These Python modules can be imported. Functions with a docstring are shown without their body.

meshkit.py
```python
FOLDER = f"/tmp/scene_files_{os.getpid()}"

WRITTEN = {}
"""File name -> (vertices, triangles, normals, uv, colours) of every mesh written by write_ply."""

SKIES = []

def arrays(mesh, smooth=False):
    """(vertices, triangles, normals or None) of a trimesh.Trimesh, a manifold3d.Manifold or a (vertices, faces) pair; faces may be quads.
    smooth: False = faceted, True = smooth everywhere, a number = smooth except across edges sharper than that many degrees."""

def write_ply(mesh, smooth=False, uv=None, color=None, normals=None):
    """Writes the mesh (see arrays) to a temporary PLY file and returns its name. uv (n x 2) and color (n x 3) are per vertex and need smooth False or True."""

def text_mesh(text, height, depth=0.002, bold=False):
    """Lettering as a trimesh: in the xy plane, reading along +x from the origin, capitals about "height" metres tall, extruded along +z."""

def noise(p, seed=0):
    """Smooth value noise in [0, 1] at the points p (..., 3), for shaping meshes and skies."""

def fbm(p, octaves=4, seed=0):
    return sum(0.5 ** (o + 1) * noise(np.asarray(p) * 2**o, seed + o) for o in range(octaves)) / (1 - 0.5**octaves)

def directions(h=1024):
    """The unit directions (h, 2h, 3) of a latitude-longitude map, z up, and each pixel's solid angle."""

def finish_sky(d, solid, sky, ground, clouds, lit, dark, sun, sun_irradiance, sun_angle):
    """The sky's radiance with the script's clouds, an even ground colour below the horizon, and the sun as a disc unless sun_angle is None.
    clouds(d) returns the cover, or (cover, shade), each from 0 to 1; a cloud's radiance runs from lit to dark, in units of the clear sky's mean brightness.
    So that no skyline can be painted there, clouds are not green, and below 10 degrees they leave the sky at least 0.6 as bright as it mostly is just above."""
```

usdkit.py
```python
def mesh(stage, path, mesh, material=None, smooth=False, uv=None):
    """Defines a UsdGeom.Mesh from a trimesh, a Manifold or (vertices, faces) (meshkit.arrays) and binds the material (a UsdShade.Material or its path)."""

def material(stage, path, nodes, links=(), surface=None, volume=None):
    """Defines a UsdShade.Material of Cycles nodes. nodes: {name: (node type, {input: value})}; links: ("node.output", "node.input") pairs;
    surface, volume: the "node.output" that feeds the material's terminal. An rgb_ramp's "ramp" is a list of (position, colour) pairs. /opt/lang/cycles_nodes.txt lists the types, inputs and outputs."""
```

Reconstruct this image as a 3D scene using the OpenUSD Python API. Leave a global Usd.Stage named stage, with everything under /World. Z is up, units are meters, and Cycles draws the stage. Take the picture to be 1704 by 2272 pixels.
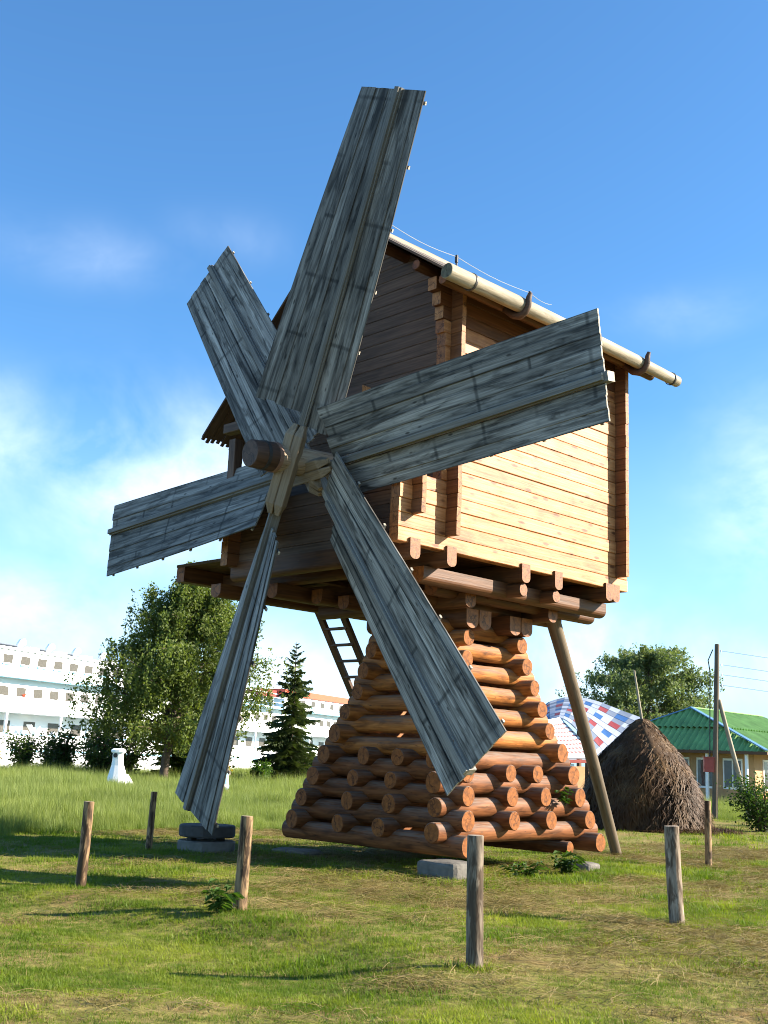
import math, random
import numpy as np
from pxr import Usd, UsdGeom, UsdLux, UsdShade, Gf, Sdf, Vt
import usdkit

stage = Usd.Stage.CreateInMemory()
UsdGeom.Xform.Define(stage, '/World')
T = Sdf.ValueTypeNames
V = lambda *a: np.array(a, float)

# ------------------------------------------------------------------ camera
PITCH, ROLL, YAW, CAM = 0.2128, 0.0413, -0.7970, V(12.8767, -14.1808, 1.5521)
FW = V(math.sin(YAW)*math.cos(PITCH), math.cos(YAW)*math.cos(PITCH), math.sin(PITCH))
_r0 = V(math.cos(YAW), -math.sin(YAW), 0); _u0 = np.cross(_r0, FW)
RT = math.cos(ROLL)*_r0 + math.sin(ROLL)*_u0; UP = -math.sin(ROLL)*_r0 + math.cos(ROLL)*_u0
cam = UsdGeom.Camera.Define(stage, '/World/camera')
cam.CreateHorizontalApertureAttr(36.0); cam.CreateVerticalApertureAttr(48.0)
cam.CreateFocalLengthAttr(36.0*2550.4/1704)
cam.CreateClippingRangeAttr((0.1, 20000.0))
_m = Gf.Matrix4d(*[float(x) for x in (*RT, 0, *UP, 0, *(-FW), 0, *CAM, 1)])
UsdGeom.Xformable(cam).AddTransformOp().Set(_m)
EXPOSURE = 1.88
cam.CreateExposureAttr(EXPOSURE)
FH = FW[:2]/np.linalg.norm(FW[:2]); RH = V(FH[1], -FH[0])
def rf(r, f, z=0.0):                    # metres to the right of / in front of the viewer's stand -> world
    return V(CAM[0]+r*RH[0]+f*FH[0], CAM[1]+r*RH[1]+f*FH[1], z)

# ------------------------------------------------------------------ sky and sun
SUN_EL = math.radians(26.0)
_sh = V(1.0, 1.0)/math.hypot(1.0, 1.0)
SUN = V(_sh[0]*math.cos(SUN_EL), _sh[1]*math.cos(SUN_EL), math.sin(SUN_EL))
sun = UsdLux.DistantLight.Define(stage, '/World/sun')
sun.CreateIntensityAttr(1.25); sun.CreateAngleAttr(0.53); sun.CreateNormalizeAttr(True)
sun.CreateColorAttr(Gf.Vec3f(1.0, 0.885, 0.73))
_x = np.cross(V(0, 0, 1), SUN); _x /= np.linalg.norm(_x); _y = np.cross(SUN, _x)
UsdGeom.Xformable(sun).AddTransformOp().Set(Gf.Matrix4d(*[float(v) for v in (*_x, 0, *_y, 0, *SUN, 0, 0, 0, 0, 1)]))
SKY_STRENGTH = 0.050
def direction(px, py):                  # the direction in the sky that stands at a given bearing (degrees right) and height (degrees up)
    a, e = math.radians(px), math.radians(py)
    h = FH*math.cos(a)+RH*math.sin(a)
    return V(h[0]*math.cos(e), h[1]*math.cos(e), math.sin(e))
_n = {'tc': ('texture_coordinate', {}), 'sky': ('sky_texture', dict(sky_type='single_scattering', sun_disc=False, sun_elevation=SUN_EL, sun_rotation=math.atan2(SUN[0], SUN[1]), altitude=50.0, air_density=1.0, aerosol_density=0.9, ozone_density=4.0)),
      'sep': ('separate_xyz', {}), 'mp': ('mapping', dict(scale=(4.6, 4.6, 6.2))),
      'cn': ('noise_texture', dict(scale=1.3, detail=9.0, roughness=0.56, distortion=0.35)),
      'fn': ('noise_texture', dict(scale=5.0, detail=7.0, roughness=0.62, distortion=0.8))}
_l = [('tc.generated', 'sky.vector'), ('tc.generated', 'sep.vector'), ('tc.generated', 'mp.vector'), ('mp.vector', 'cn.vector'), ('mp.vector', 'fn.vector')]
# soft cloud banks: bearing right, height, spread across, spread up, amount
CLOUDS = [(-11.5, 12.8, 7.0, 3.7, 0.9), (-18.0, 13.6, 5.0, 3.0, 0.55), (-17, 6.0, 5.0, 2.6, 0.75), (-4.5, 3.6, 5, 2.8, 0.85), (19.8, 12.5, 3.4, 4.6, 0.7), (10.0, 5.2, 7.0, 2.6, 0.9), (16.5, 5.0, 5, 1.8, 0.8),
          (-16.0, 23.4, 4.5, 1.4, 0.14), (-9, 25.0, 3, 1.2, 0.10), (15.5, 22.0, 3.5, 1.2, 0.2), (-42, 12, 14, 5, .8), (48, 11, 16, 5, .8), (90, 10, 20, 5, .6), (150, 12, 24, 6, .7), (-100, 14, 24, 6, .7)]
_acc = None
for i, (px, py, sx, sy, am) in enumerate(CLOUDS):
    d = direction(px, py); e1 = np.cross(V(0, 0, 1), d); e1 /= np.linalg.norm(e1); e2 = np.cross(d, e1)
    n = lambda s: f'{s}{i}'
    _n[n('a')] = ('vector_math', dict(math_type='dot_product', vector2=tuple(e1/math.sin(math.radians(sx)))))
    _n[n('b')] = ('vector_math', dict(math_type='dot_product', vector2=tuple(e2/math.sin(math.radians(sy)))))
    _n[n('f')] = ('vector_math', dict(math_type='dot_product', vector2=tuple(d)))
    _n[n('aa')] = ('math', dict(math_type='multiply')); _n[n('bb')] = ('math', dict(math_type='multiply'))
    _n[n('s')] = ('math', dict(math_type='add')); _n[n('g')] = ('math', dict(math_type='multiply', value2=-1.0)); _n[n('e')] = ('math', dict(math_type='power', value1=2.718))
    _n[n('h')] = ('math', dict(math_type='greater_than', value2=0.2)); _n[n('m')] = ('math', dict(math_type='multiply')); _n[n('k')] = ('math', dict(math_type='multiply', value2=am))
    _l += [('tc.generated', n('a')+'.vector1'), ('tc.generated', n('b')+'.vector1'), ('tc.generated', n('f')+'.vector1'),
           (n('a')+'.value', n('aa')+'.value1'), (n('a')+'.value', n('aa')+'.value2'), (n('b')+'.value', n('bb')+'.value1'), (n('b')+'.value', n('bb')+'.value2'),
           (n('aa')+'.value', n('s')+'.value1'), (n('bb')+'.value', n('s')+'.value2'), (n('s')+'.value', n('g')+'.value1'), (n('g')+'.value', n('e')+'.value2'),
           (n('f')+'.value', n('h')+'.value1'), (n('e')+'.value', n('m')+'.value1'), (n('h')+'.value', n('m')+'.value2'), (n('m')+'.value', n('k')+'.value1')]
    if _acc is None: _acc = n('k')+'.value'
    else:
        _n[n('x')] = ('math', dict(math_type='maximum')); _l += [(_acc, n('x')+'.value1'), (n('k')+'.value', n('x')+'.value2')]; _acc = n('x')+'.value'
_n.update({'nr': ('map_range', dict(from_min=0.36, from_max=0.66, clamp=True)), 'mul': ('math', dict(math_type='multiply')),
           'fr': ('map_range', dict(from_min=0.2, from_max=0.75, to_min=0.55, to_max=1.0, clamp=True)), 'mul2': ('math', dict(math_type='multiply', use_clamp=True)),
           'low': ('map_range', dict(from_min=0.0, from_max=0.30, to_min=0.40, to_max=0.0, clamp=True)), 'hz': ('mix', dict(mix_type='mix', color2=(6.2, 8.6, 10.4))),
           'tint': ('mix', dict(mix_type='multiply', fac=1.0, color2=(0.82, 1.29, 1.53))),
           'mix': ('mix', dict(mix_type='mix', color2=(9.2, 9.9, 10.6))), 'bg': ('background_shader', dict(strength=SKY_STRENGTH))})
_l += [('cn.fac', 'nr.value'), ('nr.result', 'mul.value1'), (_acc, 'mul.value2'), ('fn.fac', 'fr.value'), ('fr.result', 'mul2.value1'), ('mul.value', 'mul2.value2'),
       ('sep.z', 'low.value'), ('low.result', 'hz.fac'), ('sky.color', 'tint.color1'), ('tint.color', 'hz.color1'), ('hz.color', 'mix.color1'), ('mul2.value', 'mix.fac'), ('mix.color', 'bg.color')]
UsdGeom.Scope.Define(stage, '/World/Looks')
sky_mat = usdkit.material(stage, '/World/Looks/sky', _n, _l, surface='bg.background')
dome = UsdLux.DomeLight.Define(stage, '/World/sky'); dome.CreateIntensityAttr(1.0)
UsdShade.MaterialBindingAPI.Apply(dome.GetPrim()).Bind(sky_mat)

# ------------------------------------------------------------------ helpers
rng = np.random.default_rng(7)
_used = {}
def numbered(parent, name):
    k = (parent, name); i = _used.get(k, 0); _used[k] = i+1
    return f'{parent}/{name}' + (f'_{i:03d}' if i else '')
def tag(prim, label=None, cat=None, group=None, kind=None):
    for k, v in (('label', label), ('category', cat), ('group', group), ('kind', kind)):
        if v: prim.SetCustomDataByKey(k, v)
def thing(name, label, cat, loc=(0, 0, 0), rotz=0.0, group=None):
    path = numbered('/World', name)
    x = UsdGeom.Xform.Define(stage, path)
    x.AddTranslateOp().Set(Gf.Vec3d(*[float(v) for v in loc]))
    if rotz: x.AddRotateZOp().Set(float(math.degrees(rotz)))
    tag(x.GetPrim(), label, cat, group)
    return path
def mesh(parent, name, v, f, mat, rest=None, cut=None, tone=None, normals=None, label=None, kind=None, smooth=False):
    """One Mesh prim. f: list/array of faces, all of one corner count, or a list of such arrays."""
    path = numbered(parent, name)
    m = UsdGeom.Mesh.Define(stage, path)
    v = np.asarray(v, np.float32)
    fs = f if isinstance(f, list) and len(f) and isinstance(f[0], np.ndarray) and f[0].ndim == 2 else [np.asarray(f)]
    fs = [np.asarray(a, np.int32) for a in fs if len(a)]
    m.CreatePointsAttr(Vt.Vec3fArray.FromNumpy(v))
    m.CreateFaceVertexCountsAttr(Vt.IntArray.FromNumpy(np.concatenate([np.full(len(a), a.shape[1], np.int32) for a in fs])))
    m.CreateFaceVertexIndicesAttr(Vt.IntArray.FromNumpy(np.concatenate([a.ravel() for a in fs]).astype(np.int32)))
    m.CreateSubdivisionSchemeAttr('none')
    if smooth and normals is None:
        normals = np.zeros((len(v), 3))
        for a in fs:
            c = np.cross(v[a[:, 1]]-v[a[:, 0]], v[a[:, 2]]-v[a[:, 0]])
            for k in range(a.shape[1]): np.add.at(normals, a[:, k], c)
        L = np.linalg.norm(normals, axis=1, keepdims=True); normals = np.where(L > 0, normals/np.maximum(L, 1e-12), [0, 0, 1])
    if normals is not None:
        m.CreateNormalsAttr(Vt.Vec3fArray.FromNumpy(np.asarray(normals, np.float32))); m.SetNormalsInterpolation('vertex')
    pv = UsdGeom.PrimvarsAPI(m)
    if rest is not None: pv.CreatePrimvar('rest', T.Float3Array, 'vertex').Set(Vt.Vec3fArray.FromNumpy(np.asarray(rest, np.float32)))
    if cut is not None: pv.CreatePrimvar('cut', T.FloatArray, 'vertex').Set(Vt.FloatArray.FromNumpy(np.asarray(cut, np.float32)))
    if tone is not None:
        tv = np.full(len(v), tone, np.float32) if np.ndim(tone) == 0 else np.asarray(tone, np.float32)
        pv.CreatePrimvar('tone', T.FloatArray, 'vertex').Set(Vt.FloatArray.FromNumpy(tv))
    UsdShade.MaterialBindingAPI.Apply(m.GetPrim()).Bind(mat)
    tag(m.GetPrim(), label, kind=kind)
    return path

def sweep(P, E1, E2, sec, round_=False, seed=None, rest_scale=1.0):
    """Sweeps a closed section (m x 2, counter-clockwise) along points P with frames E1, E2 (one or per point; sec may be per point too). Returns v, faces, rest, cut, normals."""
    P = np.asarray(P, float); n = len(P)
    E1 = np.broadcast_to(np.asarray(E1, float), (n, 3)); E2 = np.broadcast_to(np.asarray(E2, float), (n, 3))
    sec = np.asarray(sec, float)
    if sec.ndim == 2: sec = np.broadcast_to(sec, (n, *sec.shape))
    m = sec.shape[1]
    ring = P[:, None] + sec[:, :, :1]*E1[:, None] + sec[:, :, 1:]*E2[:, None]
    s = np.concatenate([[0], np.cumsum(np.linalg.norm(np.diff(P, axis=0), axis=1))])
    off = float(rng.uniform(0, 90)) if seed is None else seed
    rest = np.concatenate([np.broadcast_to((s+off)[:, None, None], (n, m, 1)), sec], 2).reshape(-1, 3)
    v = ring.reshape(-1, 3)
    i, j = np.meshgrid(np.arange(n-1), np.arange(m), indexing='ij')
    q = np.stack([i*m+j, i*m+(j+1) % m, (i+1)*m+(j+1) % m, (i+1)*m+j], -1).reshape(-1, 4)
    N = len(v)
    c0, c1 = ring[0].mean(0), ring[-1].mean(0)
    v = np.vstack([v, ring[0], c0, ring[-1], c1])
    rest = np.vstack([rest, rest[:m], [s[0]+off, *sec[0].mean(0)], rest[(n-1)*m:n*m], [s[-1]+off, *sec[-1].mean(0)]])
    cut = np.concatenate([np.zeros(N), np.ones(2*(m+1))])
    k = np.arange(m); a, b = N, N+m+1
    t0 = np.stack([a+(k+1) % m, a+k, np.full(m, a+m)], 1); t1 = np.stack([b+k, b+(k+1) % m, np.full(m, b+m)], 1)
    ax = P[-1]-P[0]
    flip = np.dot(np.cross(E1[0], E2[0]), ax) < 0
    if flip: q, t0, t1 = q[:, ::-1], t0[:, ::-1], t1[:, ::-1]
    nor = None
    if round_:
        nor = np.zeros((len(v), 3)); c = np.cross(v[q[:, 2]]-v[q[:, 0]], v[q[:, 3]]-v[q[:, 1]])
        for kk in range(4): np.add.at(nor, q[:, kk], c)
        for t in (t0, t1):
            c = np.cross(v[t[:, 1]]-v[t[:, 0]], v[t[:, 2]]-v[t[:, 0]])
            for kk in range(3): np.add.at(nor, t[:, kk], c)
        nor /= np.maximum(np.linalg.norm(nor, axis=1, keepdims=True), 1e-12)
    return v, [q, np.vstack([t0, t1])], rest, cut, nor
def frame(d, up=(0, 0, 1)):
    d = np.asarray(d, float)/np.linalg.norm(d)
    e1 = np.cross(d, up)
    if np.linalg.norm(e1) < 1e-6: e1 = np.cross(d, (1, 0, 0))
    e1 /= np.linalg.norm(e1); return d, e1, np.cross(e1, d)
def rect(w, h, c=0.006):
    w, h = w/2, h/2; c = min(c, w*.45, h*.45)
    return V(-w+c, -h, w-c, -h, w, -h+c, w, h-c, w-c, h, -w+c, h, -w, h-c, -w, -h+c).reshape(-1, 2)
def circle(r, m=20): a = np.arange(m)*2*np.pi/m; return np.stack([r*np.cos(a), r*np.sin(a)], 1)
def beam(parent, name, p0, p1, w, h, mat, up=(0, 0, 1), c=0.008, nseg=1, wob=0.0, tone=None, sec=None, **k):
    p0, p1 = np.asarray(p0, float), np.asarray(p1, float); d, e1, e2 = frame(p1-p0, up)
    t = np.linspace(0, 1, nseg+1)[:, None]; P = p0+(p1-p0)*t
    if wob and nseg > 1:
        P = P + e2*(rng.normal(0, wob, nseg+1))[:, None] + e1*(rng.normal(0, wob, nseg+1))[:, None]
    v, f, r, cu, n = sweep(P, e1, e2, rect(w, h, c) if sec is None else sec)
    return mesh(parent, name, v, f, mat, r, cu, tone if tone is not None else float(rng.uniform(.85, 1.15)), **k)
def log(parent, name, p0, p1, r0, r1, mat, m=20, nseg=8, rough=0.03, bow=0.0, up=(0, 0, 1), tone=None, chamfer=0.012, flat=0.0, **k):
    p0, p1 = np.asarray(p0, float), np.asarray(p1, float); d, e1, e2 = frame(p1-p0, up)
    t = np.linspace(0, 1, nseg+1); L = np.linalg.norm(p1-p0)
    if chamfer: t = np.concatenate([[0], [chamfer/L], t[1:-1], [1-chamfer/L], [1]])
    ph = rng.uniform(0, 6.28, 6); n = len(t)
    P = p0+(p1-p0)*t[:, None] + (e1*math.cos(ph[0])+e2*math.sin(ph[0]))*(bow*np.sin(np.pi*t))[:, None]
    a = np.arange(m)*2*np.pi/m
    R = (r0+(r1-r0)*t)[:, None]*(1+rough*(np.sin(2*a+ph[1])[None]*.6+np.sin(3*a+ph[2])[None]*.4) + rough*.7*np.sin(t*L*2.2+ph[3])[:, None] + rng.normal(0, rough*.3, (n, 1)))
    if chamfer: R[0] -= chamfer; R[-1] -= chamfer
    sec = np.stack([R*np.cos(a), R*np.sin(a)], -1)
    v, f, r, cu, nor = sweep(P, e1, e2, sec, True)
    return mesh(parent, name, v, f, mat, r, cu, tone if tone is not None else float(rng.uniform(.85, 1.15)), nor, **k)
def part(parent, name, label=None):
    path = numbered(parent, name); x = UsdGeom.Xform.Define(stage, path); tag(x.GetPrim(), label); return path
def box_v(x0, x1, y0, y1, z0, z1):
    v = V(x0, y0, z0, x1, y0, z0, x1, y1, z0, x0, y1, z0, x0, y0, z1, x1, y0, z1, x1, y1, z1, x0, y1, z1).reshape(-1, 3)
    f = np.array([[0, 3, 2, 1], [4, 5, 6, 7], [0, 1, 5, 4], [1, 2, 6, 5], [2, 3, 7, 6], [3, 0, 4, 7]])
    return v, f
class MB:                                                # several shapes joined into one mesh
    def __init__(s): s.v, s.q, s.t, s.n = [], [], [], 0
    def add(s, v, f):
        for a in (f if isinstance(f, list) else [f]):
            a = np.asarray(a)+s.n; (s.q if a.shape[1] == 4 else s.t).append(a)
        s.v.append(np.asarray(v, float)); s.n += len(v); return s
    def box(s, *a): return s.add(*box_v(*a))
    def bar(s, p0, p1, w, h=None, up=(0, 0, 1), c=.003):
        d, e1, e2 = frame(np.asarray(p1, float)-np.asarray(p0, float), up); v, f, *_ = sweep([p0, p1], e1, e2, rect(w, h or w, c)); return s.add(v, f)
    def tube(s, P, r, m=8):
        P = np.asarray(P, float); r = np.broadcast_to(r, (len(P),)); tg = np.gradient(P, axis=0); tg /= np.linalg.norm(tg, axis=1, keepdims=True)+1e-9
        ref = V(0, 0, 1) if abs(tg[:, 2]).mean() < .9 else V(1, 0, 0)
        e1 = np.cross(tg, ref); e1 /= np.linalg.norm(e1, axis=1, keepdims=True)+1e-9; e2 = np.cross(e1, tg)
        v, f, *_ = sweep(P, e1, e2, circle(1, m)[None]*r[:, None, None]); return s.add(v, f)
    def build(s, parent, name, mat, **k):
        f = []
        if s.q: f.append(np.vstack(s.q))
        if s.t: f.append(np.vstack(s.t))
        return mesh(parent, name, np.vstack(s.v), f, mat, **k)

# ------------------------------------------------------------------ materials
def mat(name, nodes, links, surface): return usdkit.material(stage, '/World/Looks/'+name, nodes, links, surface)
def plain(name, col, rough=.6, noise=.12, scale=6.0, bump=0.0, spec=.35, metallic=0.0):
    c = np.array(col)
    nd = {'g': ('texture_coordinate', {}), 'n': ('noise_texture', dict(scale=scale, detail=5.0, roughness=.6)), 'r': ('rgb_ramp', {'ramp': [(.25, tuple(c*(1-noise))), (.75, tuple(np.minimum(c*(1+noise), 1)))]}),
          'p': ('principled_bsdf', dict(roughness=rough, specular_ior_level=spec, metallic=metallic))}
    ln = [('g.object', 'n.vector'), ('n.fac', 'r.fac'), ('r.color', 'p.base_color')]
    if bump: nd['b'] = ('bump', dict(strength=bump, distance=.02)); ln += [('n.fac', 'b.height'), ('b.normal', 'p.normal')]
    return mat(name, nd, ln, 'p.BSDF')
def wood(name, dark, mid, light, cutcol=(.42, .2, .075), grain=(.8, 22, 22), stain=.5, stain_scale=(.5, 3, 3), knot=(.10, .045, .02), knot_size=.085, grey=None, rough=.62, bump=.35, spec=.3, stain_col=(.3, .28, .26), stain_pos=(.33, .58), crack=0.0):
    nd = {'a': ('attribute', dict(attribute='rest')), 't': ('attribute', dict(attribute='tone')), 'c': ('attribute', dict(attribute='cut')),
          'm1': ('mapping', dict(scale=grain)), 'n1': ('noise_texture', dict(scale=1.6, detail=3.5, roughness=.62, distortion=.4)), 'r1': ('rgb_ramp', {'ramp': [(.22, dark), (.5, mid), (.78, light)]}),
          'm2': ('mapping', dict(scale=stain_scale)), 'n2': ('noise_texture', dict(scale=1.7, detail=4.0, roughness=.6, distortion=.6)), 'r2': ('rgb_ramp', {'ramp': [(stain_pos[0], stain_col), (stain_pos[1], (1, 1, 1))]}),
          'x2': ('mix', dict(mix_type='multiply', fac=stain)),
          'm3': ('mapping', dict(scale=(2.3, 7.5, 7.5))), 'v3': ('voronoi_texture', dict(scale=1.0, randomness=1.0)), 'r3': ('rgb_ramp', {'ramp': [(0, (1, 1, 1)), (knot_size, (.85, .85, .85)), (knot_size*1.7, (0, 0, 0))]}),
          'x3': ('mix', dict(mix_type='mix', color2=knot)), 'tc': ('combine_color', {}), 'x4': ('mix', dict(mix_type='multiply', fac=1.0)),
          'sx': ('separate_xyz', {}), 'yy': ('combine_xyz', dict(x=0.0)), 'ln': ('vector_math', dict(math_type='length')), 'ns': ('noise_texture', dict(scale=9.0, detail=3.0)), 'la': ('math', dict(math_type='multiply_add', value2=.05)),
          'lm': ('math', dict(math_type='multiply', value2=420.0)), 'si': ('math', dict(math_type='sine')), 'rr': ('rgb_ramp', {'ramp': [(0, tuple(np.array(cutcol)*.72)), (1, cutcol)]}), 'sm': ('map_range', dict(from_min=-1, from_max=1)),
          'x5': ('mix', dict(mix_type='mix')), 'eb': ('noise_texture', dict(scale=14.0, detail=4.0, roughness=.65)), 'er': ('rgb_ramp', {'ramp': [(.3, (.45, .42, .40)), (.55, (1, 1, 1)), (.75, (1.3, 1.25, 1.2))]}), 'em': ('mix', dict(mix_type='multiply', fac=1.0)), 'wv': ('wave_texture', dict(wave_type='bands', bands_direction='y', scale=1.3, distortion=9.0, detail=3.0, detail_scale=3.0)), 'wr': ('rgb_ramp', {'ramp': [(.0, (.25, .22, .2)), (.035, (1, 1, 1))]}), 'ew': ('mix', dict(mix_type='multiply', fac=.8)), 'p': ('principled_bsdf', dict(roughness=rough, specular_ior_level=spec)), 'b': ('bump', dict(strength=bump, distance=.01))}
    ln = [('a.vector', 'm1.vector'), ('m1.vector', 'n1.vector'), ('n1.fac', 'r1.fac'), ('a.vector', 'm2.vector'), ('m2.vector', 'n2.vector'), ('n2.fac', 'r2.fac'), ('r1.color', 'x2.color1'), ('r2.color', 'x2.color2'),
          ('a.vector', 'm3.vector'), ('m3.vector', 'v3.vector'), ('v3.distance', 'r3.fac'), ('r3.color', 'x3.fac'), ('x2.color', 'x3.color1'),
          ('t.fac', 'tc.r'), ('t.fac', 'tc.g'), ('t.fac', 'tc.b'), ('x3.color', 'x4.color1'), ('tc.color', 'x4.color2'),
          ('a.vector', 'sx.vector'), ('sx.y', 'yy.y'), ('sx.z', 'yy.z'), ('yy.vector', 'ln.vector1'), ('a.vector', 'ns.vector'), ('ns.fac', 'la.value1'), ('ln.value', 'la.value3'), ('la.value', 'lm.value1'), ('lm.value', 'si.value1'), ('si.value', 'sm.value'), ('sm.result', 'rr.fac'),
          ('a.vector', 'eb.vector'), ('eb.fac', 'er.fac'), ('rr.color', 'em.color1'), ('er.color', 'em.color2'), ('a.vector', 'wv.vector'), ('wv.fac', 'wr.fac'), ('em.color', 'ew.color1'), ('wr.color', 'ew.color2'), ('ew.color', 'x5.color2'), ('c.fac', 'x5.fac'), ('x5.color', 'p.base_color'), ('n1.fac', 'b.height'), ('b.normal', 'p.normal')]
    src = 'x4.color'
    if crack:
        nd.update({'m4': ('mapping', dict(scale=(.55, 9, 9))), 'n4': ('noise_texture', dict(scale=1.5, detail=1.5, distortion=.3)), 'r4': ('rgb_ramp', {'ramp': [(.492, (1, 1, 1)), (.5, (.22, .2, .18)), (.508, (1, 1, 1))]}), 'x6': ('mix', dict(mix_type='multiply', fac=crack))})
        ln += [('a.vector', 'm4.vector'), ('m4.vector', 'n4.vector'), ('n4.fac', 'r4.fac'), (src, 'x6.color1'), ('r4.color', 'x6.color2')]; src = 'x6.color'
    if grey:
        nd.update({'ge': ('geometry', {}), 'gs': ('separate_xyz', {}), 'gm': ('map_range', dict(from_min=.05, from_max=.75, clamp=True)), 'gn': ('noise_texture', dict(scale=3.0, detail=2.0, roughness=.65)), 'gr': ('map_range', dict(from_min=.3, from_max=.62, clamp=True)),
                   'gx': ('math', dict(math_type='multiply')), 'xg': ('mix', dict(mix_type='mix', color2=grey)), 'gv': ('math', dict(math_type='multiply', value2=.85))})
        ln += [('ge.normal', 'gs.vector'), ('gs.z', 'gm.value'), ('m1.vector', 'gn.vector'), ('gn.fac', 'gr.value'), ('gm.result', 'gx.value1'), ('gr.result', 'gx.value2'), ('gx.value', 'gv.value1'), ('gv.value', 'xg.fac'), (src, 'xg.color1')]
        src = 'xg.color'
    ln.append((src, 'x5.color1'))
    return mat(name, nd, ln, 'p.BSDF')
M = {}
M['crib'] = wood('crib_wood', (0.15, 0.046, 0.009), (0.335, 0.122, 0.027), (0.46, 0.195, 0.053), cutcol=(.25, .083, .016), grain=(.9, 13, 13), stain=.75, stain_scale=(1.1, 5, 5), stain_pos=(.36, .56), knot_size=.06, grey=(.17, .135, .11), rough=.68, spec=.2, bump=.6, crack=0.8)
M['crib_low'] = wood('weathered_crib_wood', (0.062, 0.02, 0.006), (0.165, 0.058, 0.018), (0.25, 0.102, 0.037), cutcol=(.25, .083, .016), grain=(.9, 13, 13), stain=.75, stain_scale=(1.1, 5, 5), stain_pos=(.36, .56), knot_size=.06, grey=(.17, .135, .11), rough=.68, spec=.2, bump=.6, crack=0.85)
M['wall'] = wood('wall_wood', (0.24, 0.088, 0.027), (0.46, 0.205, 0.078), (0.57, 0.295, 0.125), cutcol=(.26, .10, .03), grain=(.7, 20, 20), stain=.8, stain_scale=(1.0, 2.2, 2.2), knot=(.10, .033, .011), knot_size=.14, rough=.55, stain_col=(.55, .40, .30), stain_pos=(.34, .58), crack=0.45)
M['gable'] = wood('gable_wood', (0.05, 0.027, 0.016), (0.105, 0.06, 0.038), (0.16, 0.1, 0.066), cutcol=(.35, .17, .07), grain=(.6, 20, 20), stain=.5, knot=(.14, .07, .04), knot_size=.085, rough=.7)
M['sail'] = wood('sail_wood', (0.06, 0.056, 0.05), (0.165, 0.156, 0.142), (0.315, 0.302, 0.28), cutcol=(.40, .36, .29), grain=(.45, 26, 26), stain=.9, stain_scale=(.75, 5.5, 5.5), knot=(.03, .026, .022), knot_size=.075, rough=.75, bump=.5, stain_pos=(.36, .54), stain_col=(.16, .15, .14), crack=0.5)
M['batten'] = wood('batten_wood', (0.075, 0.07, 0.063), (0.15, 0.142, 0.128), (0.23, 0.22, 0.2), cutcol=(.45, .40, .32), grain=(.5, 40, 40), stain=.5, knot_size=.03, rough=.75)
M['clamp'] = wood('clamp_wood', (0.11, 0.078, 0.05), (0.2, 0.15, 0.1), (0.27, 0.21, 0.145), cutcol=(.4, .28, .17), grain=(.8, 26, 26), stain=.35, knot_size=.03, rough=.7)
M['shaft'] = wood('shaft_wood', (0.165, 0.1125, 0.07125), (0.285, 0.21, 0.1425), (0.39, 0.3075, 0.2175), cutcol=(.10, .05, .03), grain=(1.6, 26, 26), stain=.4, knot_size=.02, rough=.7, bump=.8, crack=0.8)
M['shaft_dark'] = wood('shaft_dark_wood', (0.04, 0.0224, 0.0144), (0.068, 0.036, 0.0224), (0.096, 0.052, 0.032), cutcol=(.085, .045, .027), grain=(1.2, 24, 24), stain=.4, knot_size=.02, rough=.6)
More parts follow.
